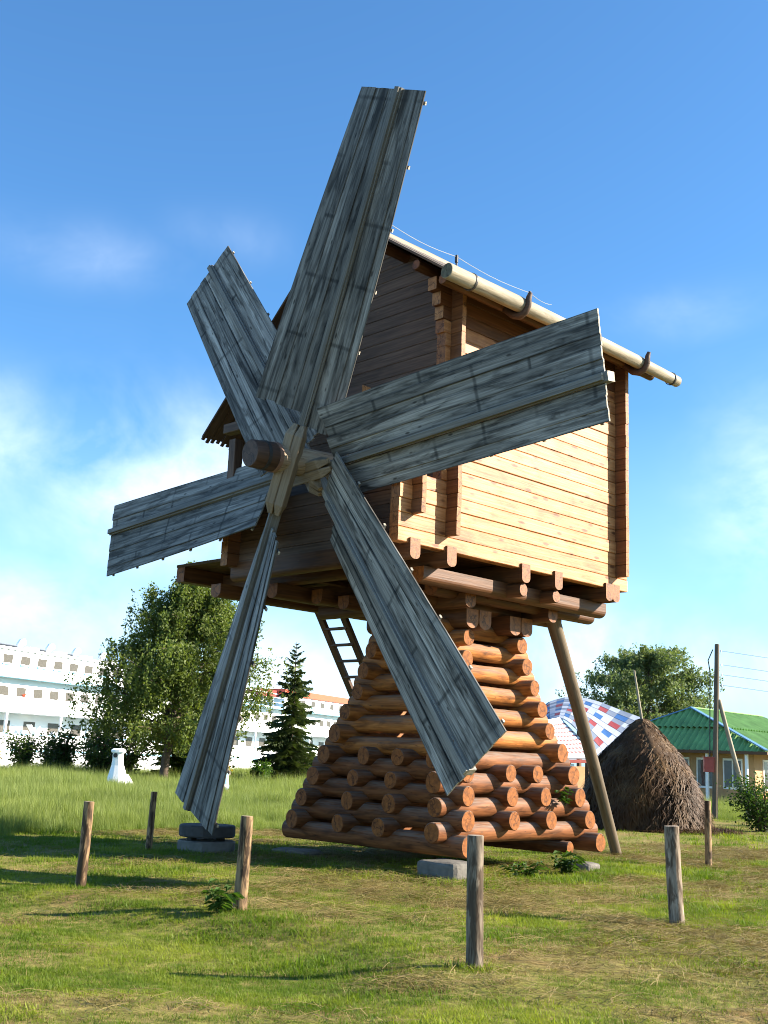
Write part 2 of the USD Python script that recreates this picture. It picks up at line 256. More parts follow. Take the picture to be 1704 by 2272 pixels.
M['gutter'] = wood('gutter_wood', (0.16, 0.132, 0.088), (0.256, 0.22, 0.156), (0.328, 0.288, 0.216), cutcol=(.12, .11, .07), grain=(1.6, 14, 14), stain=.4, knot=(.2, .17, .12), knot_size=.05, rough=.7, bump=.5, crack=0.6)
M['roof'] = wood('roof_wood', (0.05, 0.027, 0.015), (0.09, 0.052, 0.03), (0.135, 0.085, 0.052), cutcol=(.25, .15, .08), grain=(.7, 20, 20), stain=.5, knot_size=.05, grey=(.40, .36, .31), rough=.7)
M['beam'] = wood('beam_wood', (0.034, 0.012, 0.004), (0.08, 0.031, 0.01), (0.13, 0.056, 0.021), cutcol=(.23, .078, .016), grain=(.8, 18, 18), stain=.4, knot_size=.05, rough=.55, crack=0.7)
M['pole'] = wood('pole_wood', (0.075, 0.054, 0.03375), (0.135, 0.1013, 0.066), (0.18, 0.1425, 0.0975), cutcol=(.35, .27, .17), grain=(.8, 22, 22), stain=.4, knot_size=.03, rough=.7, crack=0.7)
M['post'] = wood('post_wood', (0.075, 0.048, 0.028), (0.24, 0.15, 0.075), (0.37, 0.25, 0.125), cutcol=(.42, .34, .24), grain=(2.2, 14, 14), stain=.9, stain_scale=(1.5, 7, 7), knot=(.08, .05, .03), knot_size=.06, rough=.8, bump=.8, stain_col=(.12, .09, .07), stain_pos=(.45, .53), crack=0.9)
M['post_grey'] = wood('post_grey_wood', (0.0935, 0.07225, 0.051), (0.1785, 0.1403, 0.102), (0.2805, 0.2295, 0.17), cutcol=(.45, .38, .30), grain=(2.2, 14, 14), stain=.9, stain_scale=(1.5, 7, 7), knot=(.06, .045, .03), knot_size=.06, rough=.85, bump=.8, stain_col=(.28, .22, .17), stain_pos=(.45, .53), crack=0.9)
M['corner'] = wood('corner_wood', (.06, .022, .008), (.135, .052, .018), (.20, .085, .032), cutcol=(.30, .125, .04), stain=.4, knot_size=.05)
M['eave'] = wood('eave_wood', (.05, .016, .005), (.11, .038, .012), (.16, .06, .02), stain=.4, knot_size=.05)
M['iron'] = plain('iron', (.03, .027, .025), .55, .3, 30, .1)
M['rust'] = plain('rusty_iron', (.20, .11, .075), .6, .3, 30, .1)
M['steel'] = plain('pale_steel', (.55, .55, .52), .4, .1, 10, metallic=.6)
M['stone'] = plain('stone', (.11, .10, .085), .9, .35, 7, .8)
M['millstone'] = plain('millstone', (.045, .04, .036), .85, .3, 12, .5)

# ------------------------------------------------------------------ the windmill
mill = thing('windmill', 'tall wooden post windmill with six grey board sails on an orange log base', 'windmill')
# --- log base
B = [1.5876, 1.4808, 1.3671, 1.2578, 1.1440, 1.0177, .9160, .8312, .7533, .6790, .60]
OV, LZ, LP = .3635, .42, .34
base = part(mill, 'log_base')
def crib_log(axis, k, c, half, z, r):
    a, b = rng.normal(0, .022, 2)
    p0, p1 = ((V(-half+a, c, z), V(half+b, c, z)) if axis == 0 else (V(c, -half+a, z), V(c, half+b, z)))
    if rng.random() < .5: p0, p1 = p1, p0
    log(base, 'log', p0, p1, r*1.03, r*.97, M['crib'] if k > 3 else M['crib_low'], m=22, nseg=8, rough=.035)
IN = {0: (-.45, .45), 1: (-.36, .50), 2: (-.36, .46), 3: (-.32, .47)}
for k in range(10):
    r = .147 if k < 5 else .140
    for s in (-1, 1): crib_log(0, k, s*B[k], B[k]+OV, LZ+LP*k, r*rng.uniform(.96, 1.04))
    by = (B[k]+B[min(k+1, 10)])/2
    for s in (-1, 1): crib_log(1, k, s*by, by+OV, LZ+LP*(k+.5), r*rng.uniform(.96, 1.05))
    if k in (1, 2, 3):
        for c in ((-.43, .50), (-.33, .48), (-.27, .40))[k-1]: crib_log(0, k, c, B[k]+OV, LZ+LP*k, r*.95)
    if k in IN:
        for c in IN[k]: crib_log(1, k, c, by+OV, LZ+LP*(k+.5), r*.95)
log(base, 'log', (-1.4, 1.12, .33), (1.7, 1.12, .33), .10, .10, M['crib_low'])
# twin beams on top of the base, and the frame under the cabin
frame_p = part(mill, 'floor_frame')
def halfround(w, h):                                    # flat top and sides, round bottom
    a = np.linspace(math.pi, 2*math.pi, 11); r = w/2
    pts = [(r*math.cos(t), -h/2+r*.75+r*.75*math.sin(t)) for t in a] + [(r, h/2), (-r, h/2)]
    return np.array(pts)
def xbeam(y, z, x0, x1, w, h): beam(frame_p, 'beam', (x0, y, z), (x1, y, z), w, h, M['beam'], sec=halfround(w, h))
def ybeam(x, z, y0, y1, w, h): beam(frame_p, 'beam', (x, y0, z), (x, y1, z), w, h, M['beam'], sec=halfround(w, h))
for y, x1 in ((-.68, 1.13), (-.385, 1.14), (.405, 1.11), (.69, 1.12)): xbeam(y, 3.77, -1.1, x1, .285, .30)
for y, x0 in ((-2.96, -2.0), (-2.205, -3.2), (-.51, -3.3), (.315, -3.3), (1.70, -3.2), (1.90, -2.0)): xbeam(y, 4.425, x0, 2.04, .20, .29)
for x, y0, y1, z, h in ((1.6, -2.45, 2.05, 4.17, .24), (1.18, -1.7, 2.32, 4.12, .24), (.75, -1.5, 1.95, 4.02, .22), (-.75, -1.7, 1.9, 4.02, .22), (-1.18, -1.9, 2.2, 4.12, .24), (-1.6, -2.5, 2.05, 4.17, .24), (-2.45, -3.0, 2.0, 4.17, .22)): ybeam(x, z, y0, y1, .26, h)
for y in (-.505, .32): log(frame_p, 'beam', (-1.7, y, 4.18), (1.99, y, 4.18), .105, .105, M['beam'])
for y in (-1.1, .95): xbeam(y, 3.98, -1.9, 1.45, .24, .22)
log(mill, 'central_post', (0, 0, .15), (0, 0, 4.6), .26, .24, M['beam'])
floor_p = part(mill, 'floor')
for i, x in enumerate(np.arange(-1.72, 1.75, .215)): beam(floor_p, 'floor_board', (x, -2.9, 4.60), (x, 1.92, 4.60), .21, .035, M['beam'])
# --- walls of squared timbers whose ends cross at the corners
ZB, TH = 4.50, .2035
RIDGE, SR, SL = 10.10, .685, .965                       # roof line: height at the ridge, falls per metre on the right and left
roof_under = lambda x: RIDGE-.06-(SR*x if x > 0 else -SL*x)
def timber_x(par, y, t, z, x0, x1, mat_, clip=True, h=TH-.0045, name='timber'):
    """A timber along x, its top cut to the roof slope where it reaches it."""
    z0, z1 = z-h/2, z+h/2
    if clip:
        xl0, xl1 = -(RIDGE-.06-z0)/SL, -(RIDGE-.06-z1)/SL; xr0, xr1 = (RIDGE-.06-z0)/SR, (RIDGE-.06-z1)/SR
        if z0 > RIDGE-.1: return
        if xr1 < 0: xr1 = xl1 = 0
    else: xl0 = xl1 = -9; xr0 = xr1 = 9
    a0, a1, b0, b1 = max(x0, xl0), max(x0, xl1), min(x1, xr0), min(x1, xr1)
    c = .007
    pts = V(a0, z0, b0, z0, b1, z1, a1, z1).reshape(-1, 2)
    n = 4
    P = []; d = np.linspace(0, 1, n+1)
    sec = rect(t, h, c)
    ring = []
    for s in d:                                         # slanted ends by shearing the outer rings
        ring.append(np.stack([np.where(sec[:, 1] > 0, a1+(b1-a1)*s, a0+(b0-a0)*s), y+sec[:, 0], z+sec[:, 1]], 1))
    ring = np.array(ring); m = len(sec)
    off = rng.uniform(0, 90)
    v = ring.reshape(-1, 3); rest = np.stack([v[:, 0]+off, np.tile(sec[:, 1], n+1), np.tile(sec[:, 0], n+1)], 1)
    i, j = np.meshgrid(np.arange(n), np.arange(m), indexing='ij')
    q = np.stack([i*m+j, i*m+(j+1) % m, (i+1)*m+(j+1) % m, (i+1)*m+j], -1).reshape(-1, 4)[:, ::-1]
    N = len(v); v = np.vstack([v, ring[0], ring[0].mean(0), ring[-1], ring[-1].mean(0)])
    rest = np.vstack([rest, rest[:m], rest[:m].mean(0), rest[N-m:N], rest[N-m:N].mean(0)])
    k = np.arange(m); t0 = np.stack([N+k, N+(k+1) % m, np.full(m, N+m)], 1); t1 = np.stack([N+m+1+(k+1) % m, N+m+1+k, np.full(m, N+2*m+1)], 1)
    cut = np.r_[np.zeros(N), np.ones(2*(m+1))]
    tri = np.vstack([t0, t1])
    fl = np.dot(np.cross(v[q[0, 1]]-v[q[0, 0]], v[q[0, 2]]-v[q[0, 0]]), v[q[0]].mean(0)-v[:N].mean(0))
    if fl < 0: q = q[:, ::-1]; tri = tri[:, ::-1]
    mesh(par, name, v, [q, tri], mat_, rest, cut, float(rng.uniform(.88, 1.12)))
def timber_y(par, x, t, z, y0, y1, mat_, h=TH-.0045):
    beam(par, 'timber', (x, y0, z), (x, y1, z), t, h, mat_, c=.009, nseg=3, tone=float(rng.uniform(.74, 1.14)))
NL = 20
right_wall = part(mill, 'right_wall'); left_wall = part(mill, 'left_wall')
for i in range(NL):
    z = ZB+TH*(i+.5); j = lambda: float(rng.normal(0, .004))
    y0 = -3.27 if i < 5 else [-2.44, -2.44, -2.46, -2.50, -2.57, -2.66][max(0, min(i-14, 5))]+float(rng.normal(0, .006))
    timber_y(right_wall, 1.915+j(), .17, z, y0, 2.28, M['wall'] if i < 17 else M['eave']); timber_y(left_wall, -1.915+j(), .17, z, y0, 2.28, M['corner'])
front_wall = part(mill, 'front_wall'); back_wall = part(mill, 'back_wall'); porch_wall = part(mill, 'porch_wall')
for i in range(29):
    z = ZB+TH*(i+.5)+.004
    ext = 2.0-.09 if i == 0 else 2.215+rng.normal(0, .006)
    if i >= 13: ext = 2.24+rng.normal(0, .006)
    if i >= NL+1: ext = 9
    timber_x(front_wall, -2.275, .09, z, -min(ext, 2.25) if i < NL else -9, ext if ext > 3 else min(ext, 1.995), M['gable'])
    if 2.0 < ext < 3: timber_x(front_wall, -2.275, .085, z, 1.996, 2.215+rng.normal(0, .003), M['corner'], name='timber_end')
    ext = 1.91 if i == 0 else (2.215+rng.normal(0, .003) if i < 15 else (2.215 if i < NL+1 else 9))
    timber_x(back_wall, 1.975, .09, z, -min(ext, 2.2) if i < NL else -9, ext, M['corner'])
for i in range(5):
    z = ZB+TH*(i+.5)+.004
    timber_x(porch_wall, -2.985, .09, z, -2.1, 1.91 if i < 2 else 1.995, M['gable'], False)
    if i > 1: timber_x(porch_wall, -2.985, .085, z, 1.996, 2.2+rng.normal(0, .004), M['corner'], False, name='timber_end')
beam(porch_wall, 'corner_post', (-1.91, -3.19, 5.5), (-1.91, -3.19, 6.60), .17, .17, M['gable'], up=(1, 0, 0))
beam(porch_wall, 'top_plate', (-2.5, -2.95, 6.93), (.9, -2.95, 6.93), .18, .16, M['gable'])
# --- balcony on the far side with its ladder
balcony = part(mill, 'balcony')
for i, y in enumerate(np.arange(-2.95, 1.7, .205)): beam(balcony, 'floor_board', (-3.55, y, 4.665), (-2.02, y, 4.665), .196, .05, M['roof'])
beam(balcony, 'edge_beam', (-3.42, -3.05, 4.51), (-3.42, 1.8, 4.51), .22, .25, M['beam'])
for y in (-.9, 1.6):
    beam(balcony, 'post', (-3.42, y, 4.64), (-3.42, y, 6.9), .13, .13, M['beam'], up=(1, 0, 0))
ladder = part(mill, 'ladder')
lt, lb = V(-2.42, -.62, 4.32), V(-2.42, 2.25, .0)
for dx in (-.3, .3): beam(ladder, 'rail', lt+V(dx, 0, 0), lb+V(dx, 0, 0), .07, .15, M['beam'], up=(1, 0, 0))
for t in np.arange(.05, 1, .063):
    p = lt+(lb-lt)*t; beam(ladder, 'rung', p-V(.29, 0, 0), p+V(.29, 0, 0), .10, .045, M['beam'])
# --- roof
roof = part(mill, 'roof')
Y0, Y1 = -2.93, 2.80
ny = int((Y1-Y0)/.215)
for side, slope, xe in ((1, SR, 2.66), (-1, SL, 3.28)):
    for i in range(ny):
        y = Y0+.1075+i*.215; ln = xe+(rng.uniform(-.03, .05) if side < 0 else 0)
        top, bot = V(0, y, RIDGE+.02), V(side*ln, y, RIDGE+.02-slope*ln)
        lift = V(side*slope, 0, 1)/math.hypot(slope, 1)*(.012 if i % 2 else 0)
        beam(roof, 'roof_board', top+lift, bot+lift, .208, .038, M['roof'], up=(0, 1, 0), sec=rect(.038, .208, .005)[:, ::1], tone=float(rng.uniform(.8, 1.15)))
        if side < 0:                                     # stepped carved tips along the far eave
            d = (bot-top)/np.linalg.norm(bot-top)
            for q in (-.06, .05): beam(roof, 'carved_tip', bot+lift+V(0, q, 0), bot+lift+V(0, q, 0)+d*rng.uniform(.05, .10), .06, .034, M['roof'], up=(0, 1, 0), sec=rect(.034, .06, .004))
log(roof, 'ridge_log', (-.03, Y0-.05, RIDGE+.03), (-.03, 2.93, RIDGE+.03), .095, .09, M['gutter'], bow=.01)
for x in (-2.2, -1.1, 1.0, 1.75, 2.3):
    z = roof_under(x)-.09; log(roof, 'purlin', (x, -2.86, z), (x, 2.6, z), .085, .085, M['beam'])
GA, GB = V(2.64, -3.15, 8.30), V(2.60, 2.97, 8.30)
log(roof, 'gutter_log', GA, GB, .118, .098, M['gutter'], m=24, nseg=14, bow=.04, rough=.03)
gd = (GB-GA)/np.linalg.norm(GB-GA)
def ring_band(par, name, c, d, r, w, mat_):
    d, e1, e2 = frame(d); a = np.arange(28)*2*np.pi/28
    P = c+r*(np.cos(a)[:, None]*e1+np.sin(a)[:, None]*e2)
    rad = (P-c)/r
    pts = [P-d*w/2, P-d*w/2+rad*.012, P+d*w/2+rad*.012, P+d*w/2]; pts = np.concatenate(pts); f = []
    for k in range(3):
        i = np.arange(28); f.append(np.stack([k*28+i, k*28+(i+1) % 28, (k+1)*28+(i+1) % 28, (k+1)*28+i], 1))
    f = np.vstack(f)
    if np.dot(np.cross(pts[f[0, 1]]-pts[f[0, 0]], pts[f[0, 2]]-pts[f[0, 0]]), rad[0]*0-d) < 0: f = f[:, ::-1]
    mesh(par, name, pts, f, mat_)
for t, w, m_ in ((.045, .30, None), (.085, .035, M['iron']), (.965, .03, M['iron'])):
    if m_: ring_band(roof, 'gutter_band', GA+(GB-GA)*t, gd, .122-.02*t, w, m_)
def hook(t):                                            # hooked root that carries the gutter
    c = GA+(GB-GA)*t; mb = MB(); r = .125
    P = [c+V(-.55, 0, .26), c+V(-.25, 0, .0), c+V(-.12, 0, -.12), c+V(0, 0, -.165), c+V(.10, 0, -.13), c+V(.16, 0, -.03), c+V(.17, 0, .09), c+V(.20, 0, .16)]
    mb.tube(P, [.06, .06, .06, .058, .055, .05, .045, .03], 10)
    mb.build(roof, 'gutter_hook', M['shaft_dark'], rest=np.vstack(mb.v), cut=np.zeros(mb.n), tone=1.0, smooth=True)
for t in (.27, .80): hook(t)
for y in (-1.75, -.05, 2.05):
    z0 = RIDGE+.06
    mb = MB(); mb.tube([(0, y, z0), (0, y, z0+.26)], .018, 8); mb.tube([(0, y, z0+.12), (0, y, z0+.25)], .03, 8); mb.build(mill, 'rod_holder', M['iron'], smooth=True)
mb = MB(); P = []
for a, b in ((-2.9, -1.75), (-1.75, -.05), (-.05, 2.05), (2.05, 2.85)):
    for t in np.linspace(0, 1, 8)[:-1]: P.append((0, a+(b-a)*t, RIDGE+.29-.06*math.sin(math.pi*t)))
mb.tube(P, .005, 5); mb.build(mill, 'lightning_wire', M['steel'])
# --- shaft
SH0, SH1 = V(.265, -4.56, 5.73), V(.33, -.5, 6.0)
sd = (SH1-SH0)/np.linalg.norm(SH1-SH0)
shaft = part(mill, 'shaft')
log(shaft, 'shaft_head', SH0, SH0+sd*.40, .195, .215, M['shaft_dark'], m=28, nseg=4, rough=.01)
log(shaft, 'shaft_log', SH0+sd*.395, SH1, .205, .235, M['shaft'], m=14, nseg=14, rough=.05)
ring_band(shaft, 'iron_ring', SH0+sd*.22, sd, .208, .05, M['iron']); ring_band(shaft, 'iron_ring', SH0+sd*.42, sd, .212, .06, M['rust'])
# --- six sails
RC = V(.2831, -3.80, 5.6861); SEL, SAZ, S1_, S2_, PHI = -.0334, -.0435, .3716, .4910, -25.0
RN = V(math.sin(SAZ)*math.cos(SEL), -math.cos(SAZ)*math.cos(SEL), math.sin(SEL))
RR = np.cross(V(0, 0, 1), RN); RR /= np.linalg.norm(RR); RU = np.cross(RN, RR)
SAILS = [  # angle, stock, tip radius, root radius wide, root radius narrow, label
    (0-25.0+.744, 0, 5.520, .80, .60, 'sail pointing up past the roof ridge'), (-60-25.0-2.56, 1, 5.385, .62, .55, 'sail pointing right across the lit wall'),
    (-120-25.0+1.526, 2, 5.278, .43, .90, 'sail pointing down to the right over the log base'), (180-25.0+.744, 0, 5.446, .95, .50, 'sail pointing down to the left seen nearly edge on'),
    (120-25.0-2.56, 1, 5.809, .85, .60, 'sail pointing left over the balcony'), (60-25.0+1.526, 2, 5.129, .55, .55, 'sail pointing up to the left behind the others')]
WW, WN, TAU_O, TAU_I = .8252, .5100, .0786, .4272
for (ph, pair, rO, rW, rN, lab), ti, st_ in zip(SAILS, (.62, .45, .40, .50, .45, .40), (.78, .92, 1.3, 1.1, .85, 1.1)):
    sp = part(mill, 'sail', lab)
    a = math.radians(ph); d = RU*math.cos(a)-RR*math.sin(a); t = -RU*math.sin(a)-RR*math.cos(a)
    c0 = RC-RN*[0, S1_, S2_][pair]
    bat = np.linspace(max(rW, rN)+.18, rO-.15, 6)
    def tau(s): return ti+(TAU_O-ti)*np.clip((s-.6)/(rO-.6), 0, 1)
    def strip(name, y0, y1, z, th, s0, s1, mat_, nseg=14, wav=.0, skew=(0, 0), **k):
        s = np.linspace(s0, s1, nseg+1)
        if name == 'board': s = np.unique(np.round(np.concatenate([s, *[[b_-.04, b_-.012, b_+.012, b_+.04] for b_ in bat if s0+.06 < b_ < s1-.06]]), 5))
        n_ = len(s); ta = tau(s)[:, None]
        w = t*np.cos(ta)+RN*np.sin(ta); nn = RN*np.cos(ta)-t*np.sin(ta)
        zz = z+wav*np.sin((s-s0)*1.1+rng.uniform(0, 6))
        P = c0+d*s[:, None]+w*((y0+y1)/2)+nn*zz[:, None]
        sec = rect(y1-y0, th, .004); wd = y1-y0; et = np.ones(8)
        if name == 'board':                              # a front face with four edges of its own, so that stains can run along the joints
            h_, c_ = th/2, .004; a_, b_ = wd*rng.uniform(.10, .2), wd*rng.uniform(.10, .2); l0, l1 = rng.uniform(.22, .95, 2)
            sec = V(-wd/2+c_, -h_, wd/2-c_, -h_, wd/2, -h_+c_, wd/2, h_-c_, wd/2-c_, h_, wd/2-b_*.5, h_, wd/2-b_, h_, -wd/2+a_, h_, -wd/2+a_*.5, h_, -wd/2+c_, h_, -wd/2, h_-c_, -wd/2, -h_+c_).reshape(-1, 2)
            et = np.array([1, 1, l1, l1, l1, (1+2*l1)/3, 1, 1, (1+2*l0)/3, l0, l0, l0])
        v, f, r, cu, n = sweep(P, w, nn, sec)
        tn = st_*k.get('tone', float(rng.uniform(.62, 1.35)))*np.ones(n_)
        if name == 'board':
            for b_ in bat: tn = np.where(np.abs(s-b_) < .022, tn*(rng.uniform(.35, .8) if rng.random() < .6 else 1.0), tn)
            tn = tn*(1+.18*np.sin(s*rng.uniform(1, 3)+rng.uniform(0, 6)))
        tn = np.concatenate([(tn[:, None]*et[None]).ravel(), np.full(2*(len(et)+1), tn[0])])
        mesh(sp, name, v, f, mat_, r, cu, tn)
    strip('spar', -.06, .06, .015, .13, .15, rO+(.07 if 'right across' in lab else .012), M['batten'])
    strip('ridge_batten', -.042, .042, .098, .045, .62, rO+.01, M['batten'], tone=1.05)
    n = 5; e = np.concatenate([[.068], np.sort(np.linspace(.068, WW, n+1)[1:-1]+rng.uniform(-.02, .02, n-1)), [WW]])
    for i in range(n):
        strip('board', e[i]-.003, e[i+1]+.003, .035+(.007 if i % 2 else -.005), .024, rW+rng.uniform(-.02, .04), rO+rng.uniform(-.003, .003), M['sail'], wav=.004)
    n = 3; e = -np.concatenate([[.068], np.linspace(.068, WN, n+1)[1:-1]+rng.uniform(-.02, .02, n-1), [WN]])
    for i in range(n):
        strip('board', e[i+1]-.003, e[i]+.003, .035+(.007 if i % 2 else -.005), .024, rN+rng.uniform(-.02, .04), rO+rng.uniform(-.003, .003), M['sail'], wav=.004)
    for s in bat:
        ta = float(tau(np.array(s))); w = t*math.cos(ta)+RN*math.sin(ta); nn = RN*math.cos(ta)-t*math.sin(ta)
        q = c0+d*s-nn*.022
        beam(sp, 'cross_batten', q-w*(WN+.006), q+w*(WW+.006), .05, .03, M['batten'], up=nn)
for pair, ph, ra, rb in ((0, -25.0+.744, .60, .76), (1, -87.56, .55, .55), (2, -143.47, .42, .55)):
    st = part(mill, 'stock')
    a = math.radians(ph); d = RU*math.cos(a)-RR*math.sin(a); t = -RU*math.sin(a)-RR*math.cos(a); c0 = RC-RN*[0, S1_, S2_][pair]+V(0, 0, .03)
    ta = .55; w = t*math.cos(ta)+RN*math.sin(ta); nn = RN*math.cos(ta)-t*math.sin(ta)
    for q in (-.072, .072):                              # two planks side by side, their ends cut to a wedge
        P = [c0+nn*.12+w*(q*.8)-d*rb, c0+nn*.15+w*q-d*(rb-.16), c0+nn*.15+w*q+d*(ra-.16), c0+nn*.12+w*(q*.8)+d*ra]
        S = np.stack([rect(.07, .06, .008), rect(.14, .17, .01), rect(.14, .17, .01), rect(.07, .06, .008)])
        v, f, r_, cu, n = sweep(P, w, nn, S); mesh(st, 'plank', v, f, M['clamp'], r_, cu, float(rng.uniform(.9, 1.1)))
# --- the pole at the back by which the mill is turned
log(mill, 'tail_pole', (-.13, 5.12, -.05), (1.0, 1.48, 4.14), .10, .125, M['pole'], m=16, nseg=10, bow=.03)

# ------------------------------------------------------------------ ground, water
_w = [(rng.uniform(0, 6.28), k) for k in (.35, .55, .9, 1.4, 2.3, 3.7, 5.9)]
def bumps(x, y):
    z = np.zeros_like(x)
    for i, (a, k) in enumerate(_w): z = z + .008/k**.75*np.sin(k*(x*math.cos(a*(i+1))+y*math.sin(a*(i+1)))+a*7)*(1 if k < 2 else 1.2)
    return z
BD, BN, B0 = V(.395, .918), V(.918, -.395), V(-28.6, 88.0)        # the direction of the quay, towards the land, a point at the ship's side
def shore(r, f): return (r-B0[0])*BN[0]+(f-B0[1])*BN[1]
def ground_z(r, f):
    r, f = np.asarray(r, float), np.asarray(f, float)
    near = np.clip((60-np.hypot(r, f))/40, 0, 1)
    sm = lambda t: np.clip(t, 0, 1)**2*(3-2*np.clip(t, 0, 1))
    z = bumps(r, f)*near-.13*sm((12.15-.62*(r+1.3)*(r < 0)-.8*(r > 0)-f)/1.1)*sm((.6-r)/1.2)*(1-.8*sm((9.6-f)/2.4))
    z = z-np.clip((13.0-shore(r, f))/7.0, 0, 1)**1.5*5.0
    return z
fr = np.concatenate([np.arange(-16, 4, 1.0), np.arange(4, 26, .16), np.arange(26, 60, .6), np.arange(60, 150, 1.5), np.geomspace(150, 4000, 26)])
rr_ = np.concatenate([-np.geomspace(4000, 62, 24), np.arange(-60, -9, 1.5), np.arange(-9, 9, .16), np.arange(9, 61, 1.5), np.geomspace(62, 4000, 24)])
Rg, Fg = np.meshgrid(rr_, fr); Zg = ground_z(Rg, Fg)
P = np.stack([CAM[0]+Rg*RH[0]+Fg*FH[0], CAM[1]+Rg*RH[1]+Fg*FH[1], Zg], -1)
ni, nj = Rg.shape; i, j = np.meshgrid(np.arange(ni-1), np.arange(nj-1), indexing='ij')
q = np.stack([i*nj+j, i*nj+j+1, (i+1)*nj+j+1, (i+1)*nj+j], -1).reshape(-1, 4)
nd = {'g': ('geometry', {}), 'n1': ('noise_texture', dict(scale=.6, detail=5.0, roughness=.62)), 'n2': ('noise_texture', dict(scale=9.0, detail=5.0, roughness=.7)), 'n3': ('noise_texture', dict(scale=2.2, detail=4.0, roughness=.65)),
      'r1': ('rgb_ramp', {'ramp': [(.30, (.055, .085, .010)), (.44, (.14, .155, .03)), (.55, (.20, .18, .055)), (.66, (.22, .15, .065))]}), 'r2': ('rgb_ramp', {'ramp': [(.3, (.45, .45, .42)), (.7, (1.3, 1.25, 1.2))]}),
      'ad': ('math', dict(math_type='multiply_add', value2=.55)), 'hf': ('math', dict(math_type='multiply', value2=.5)), 'x': ('mix', dict(mix_type='multiply', fac=1.0)), 'b': ('bump', dict(strength=.7, distance=.03)), 'p': ('principled_bsdf', dict(roughness=.95, specular_ior_level=.1))}
GM = mat('ground', nd, [('g.position', 'n1.vector'), ('g.position', 'n2.vector'), ('g.position', 'n3.vector'), ('n3.fac', 'hf.value1'), ('n1.fac', 'ad.value1'), ('hf.value', 'ad.value3'), ('ad.value', 'r1.fac'), ('n2.fac', 'r2.fac'), ('r1.color', 'x.color1'), ('r2.color', 'x.color2'), ('x.color', 'p.base_color'), ('n2.fac', 'b.height'), ('b.normal', 'p.normal')], 'p.BSDF')
mesh('/World', 'ground', P.reshape(-1, 3), q, GM, smooth=True, kind='structure')
WM = mat('water', {'g': ('geometry', {}), 'n': ('noise_texture', dict(scale=.8, detail=4.0)), 'b': ('bump', dict(strength=.25, distance=.1)), 'p': ('principled_bsdf', dict(base_color=(.02, .035, .04), roughness=.08))}, [('g.position', 'n.vector'), ('n.fac', 'b.height'), ('b.normal', 'p.normal')], 'p.BSDF')
wv = []
for s_, t_ in ((-4000, 12.4), (4000, 12.4), (4000, -4000), (-4000, -4000)):
    c = B0+BD*s_+BN*t_; wv.append(rf(c[0], c[1], -3.6))
mesh('/World', 'water', wv, np.array([[0, 1, 2, 3]]), WM, kind='structure')

# ------------------------------------------------------------------ grass
def leafmat(name, dark, mid, light, tip=None, scale=.35, rough=.6, trans=.35, tcol=None, nscale=1.0):
    nd = {'oi': ('object_info', {}), 'ge': ('geometry', {}), 'n': ('noise_texture', dict(scale=scale, detail=3.0, roughness=.6)), 'ri': ('math', dict(math_type='multiply_add', value2=.34, value3=-.17)), 'ad': ('math', dict(math_type='add')),
          'r': ('rgb_ramp', {'ramp': [(.28, dark), (.5, mid), (.74, light)]}), 'p': ('principled_bsdf', dict(roughness=rough, specular_ior_level=.25)), 't': ('translucent_bsdf', {}), 'm': ('mix_closure', dict(fac=trans)),
          'tm': ('mix', dict(mix_type='multiply', fac=1.0, color2=tcol or (1.3, 1.35, .6)))}
    ln = [('ge.position', 'n.vector'), ('ge.random_per_island', 'ri.value1'), ('n.fac', 'ad.value1'), ('ri.value', 'ad.value2'), ('ad.value', 'r.fac')]
    src = 'r.color'
    if tip:
        nd.update({'at': ('attribute', dict(attribute='tone')), 'tp': ('math', dict(math_type='multiply', value2=.55)), 'xt': ('mix', dict(mix_type='mix', color2=tip))}); ln += [('at.fac', 'tp.value1'), ('tp.value', 'xt.fac'), (src, 'xt.color1')]; src = 'xt.color'
    ln += [(src, 'p.base_color'), (src, 'tm.color1'), ('tm.color', 't.color'), ('p.BSDF', 'm.closure1'), ('t.BSDF', 'm.closure2')]
    return mat(name, nd, ln, 'm.closure')
M['grass'] = leafmat('grass', (0.09, 0.145, 0.011), (0.22, 0.255, 0.03), (0.36, 0.335, 0.065), scale=.8, trans=.45)
M['grass_dry'] = leafmat('dry_grass', (0.16, 0.125, 0.045), (0.3, 0.23, 0.1), (0.42, 0.33, 0.16), scale=1.1, trans=.2, tcol=(1.1, 1.0, .7))
M['meadow'] = leafmat('meadow_grass', (0.085, 0.145, 0.016), (0.185, 0.245, 0.036), (0.3, 0.315, 0.07), tip=(.28, .30, .12), scale=.42, trans=.4)
def blades(n, rad, h0, h1, w, lean, seg=2, droop=.3):
    """A tuft: n tapered blades. Returns v, faces (quads, triangles), tone (0 at the root, 1 at the tip)."""
    vs, qs, ts, tn = [], [], [], []; k = 0
    for _ in range(n):
        a, rd = rng.uniform(0, 6.28), rad*math.sqrt(rng.uniform(0, 1)); b = V(rd*math.cos(a), rd*math.sin(a), -.01)
        h = rng.uniform(h0, h1); la = rng.uniform(0, 6.28); le = abs(rng.normal(0, lean)); side = V(-math.sin(la), math.cos(la), 0); out = V(math.cos(la), math.sin(la), 0)
        for s in range(seg+1):
            t = s/seg; c = b+out*(h*le*t+h*droop*le*t*t)+V(0, 0, h*t*(1-.25*le*t)); ww = w*(1-.75*t)/2
            if s < seg: vs += [c-side*ww, c+side*ww]; tn += [t, t]
            else: vs += [c]; tn += [1.0]
        for s in range(seg-1): qs.append([k+2*s, k+2*s+1, k+2*s+3, k+2*s+2])
        ts.append([k+2*seg-2, k+2*seg-1, k+2*seg]); k += 2*seg+1
    return np.array(vs), [np.array(qs), np.array(ts)] if qs else [np.array(ts)], np.array(tn)
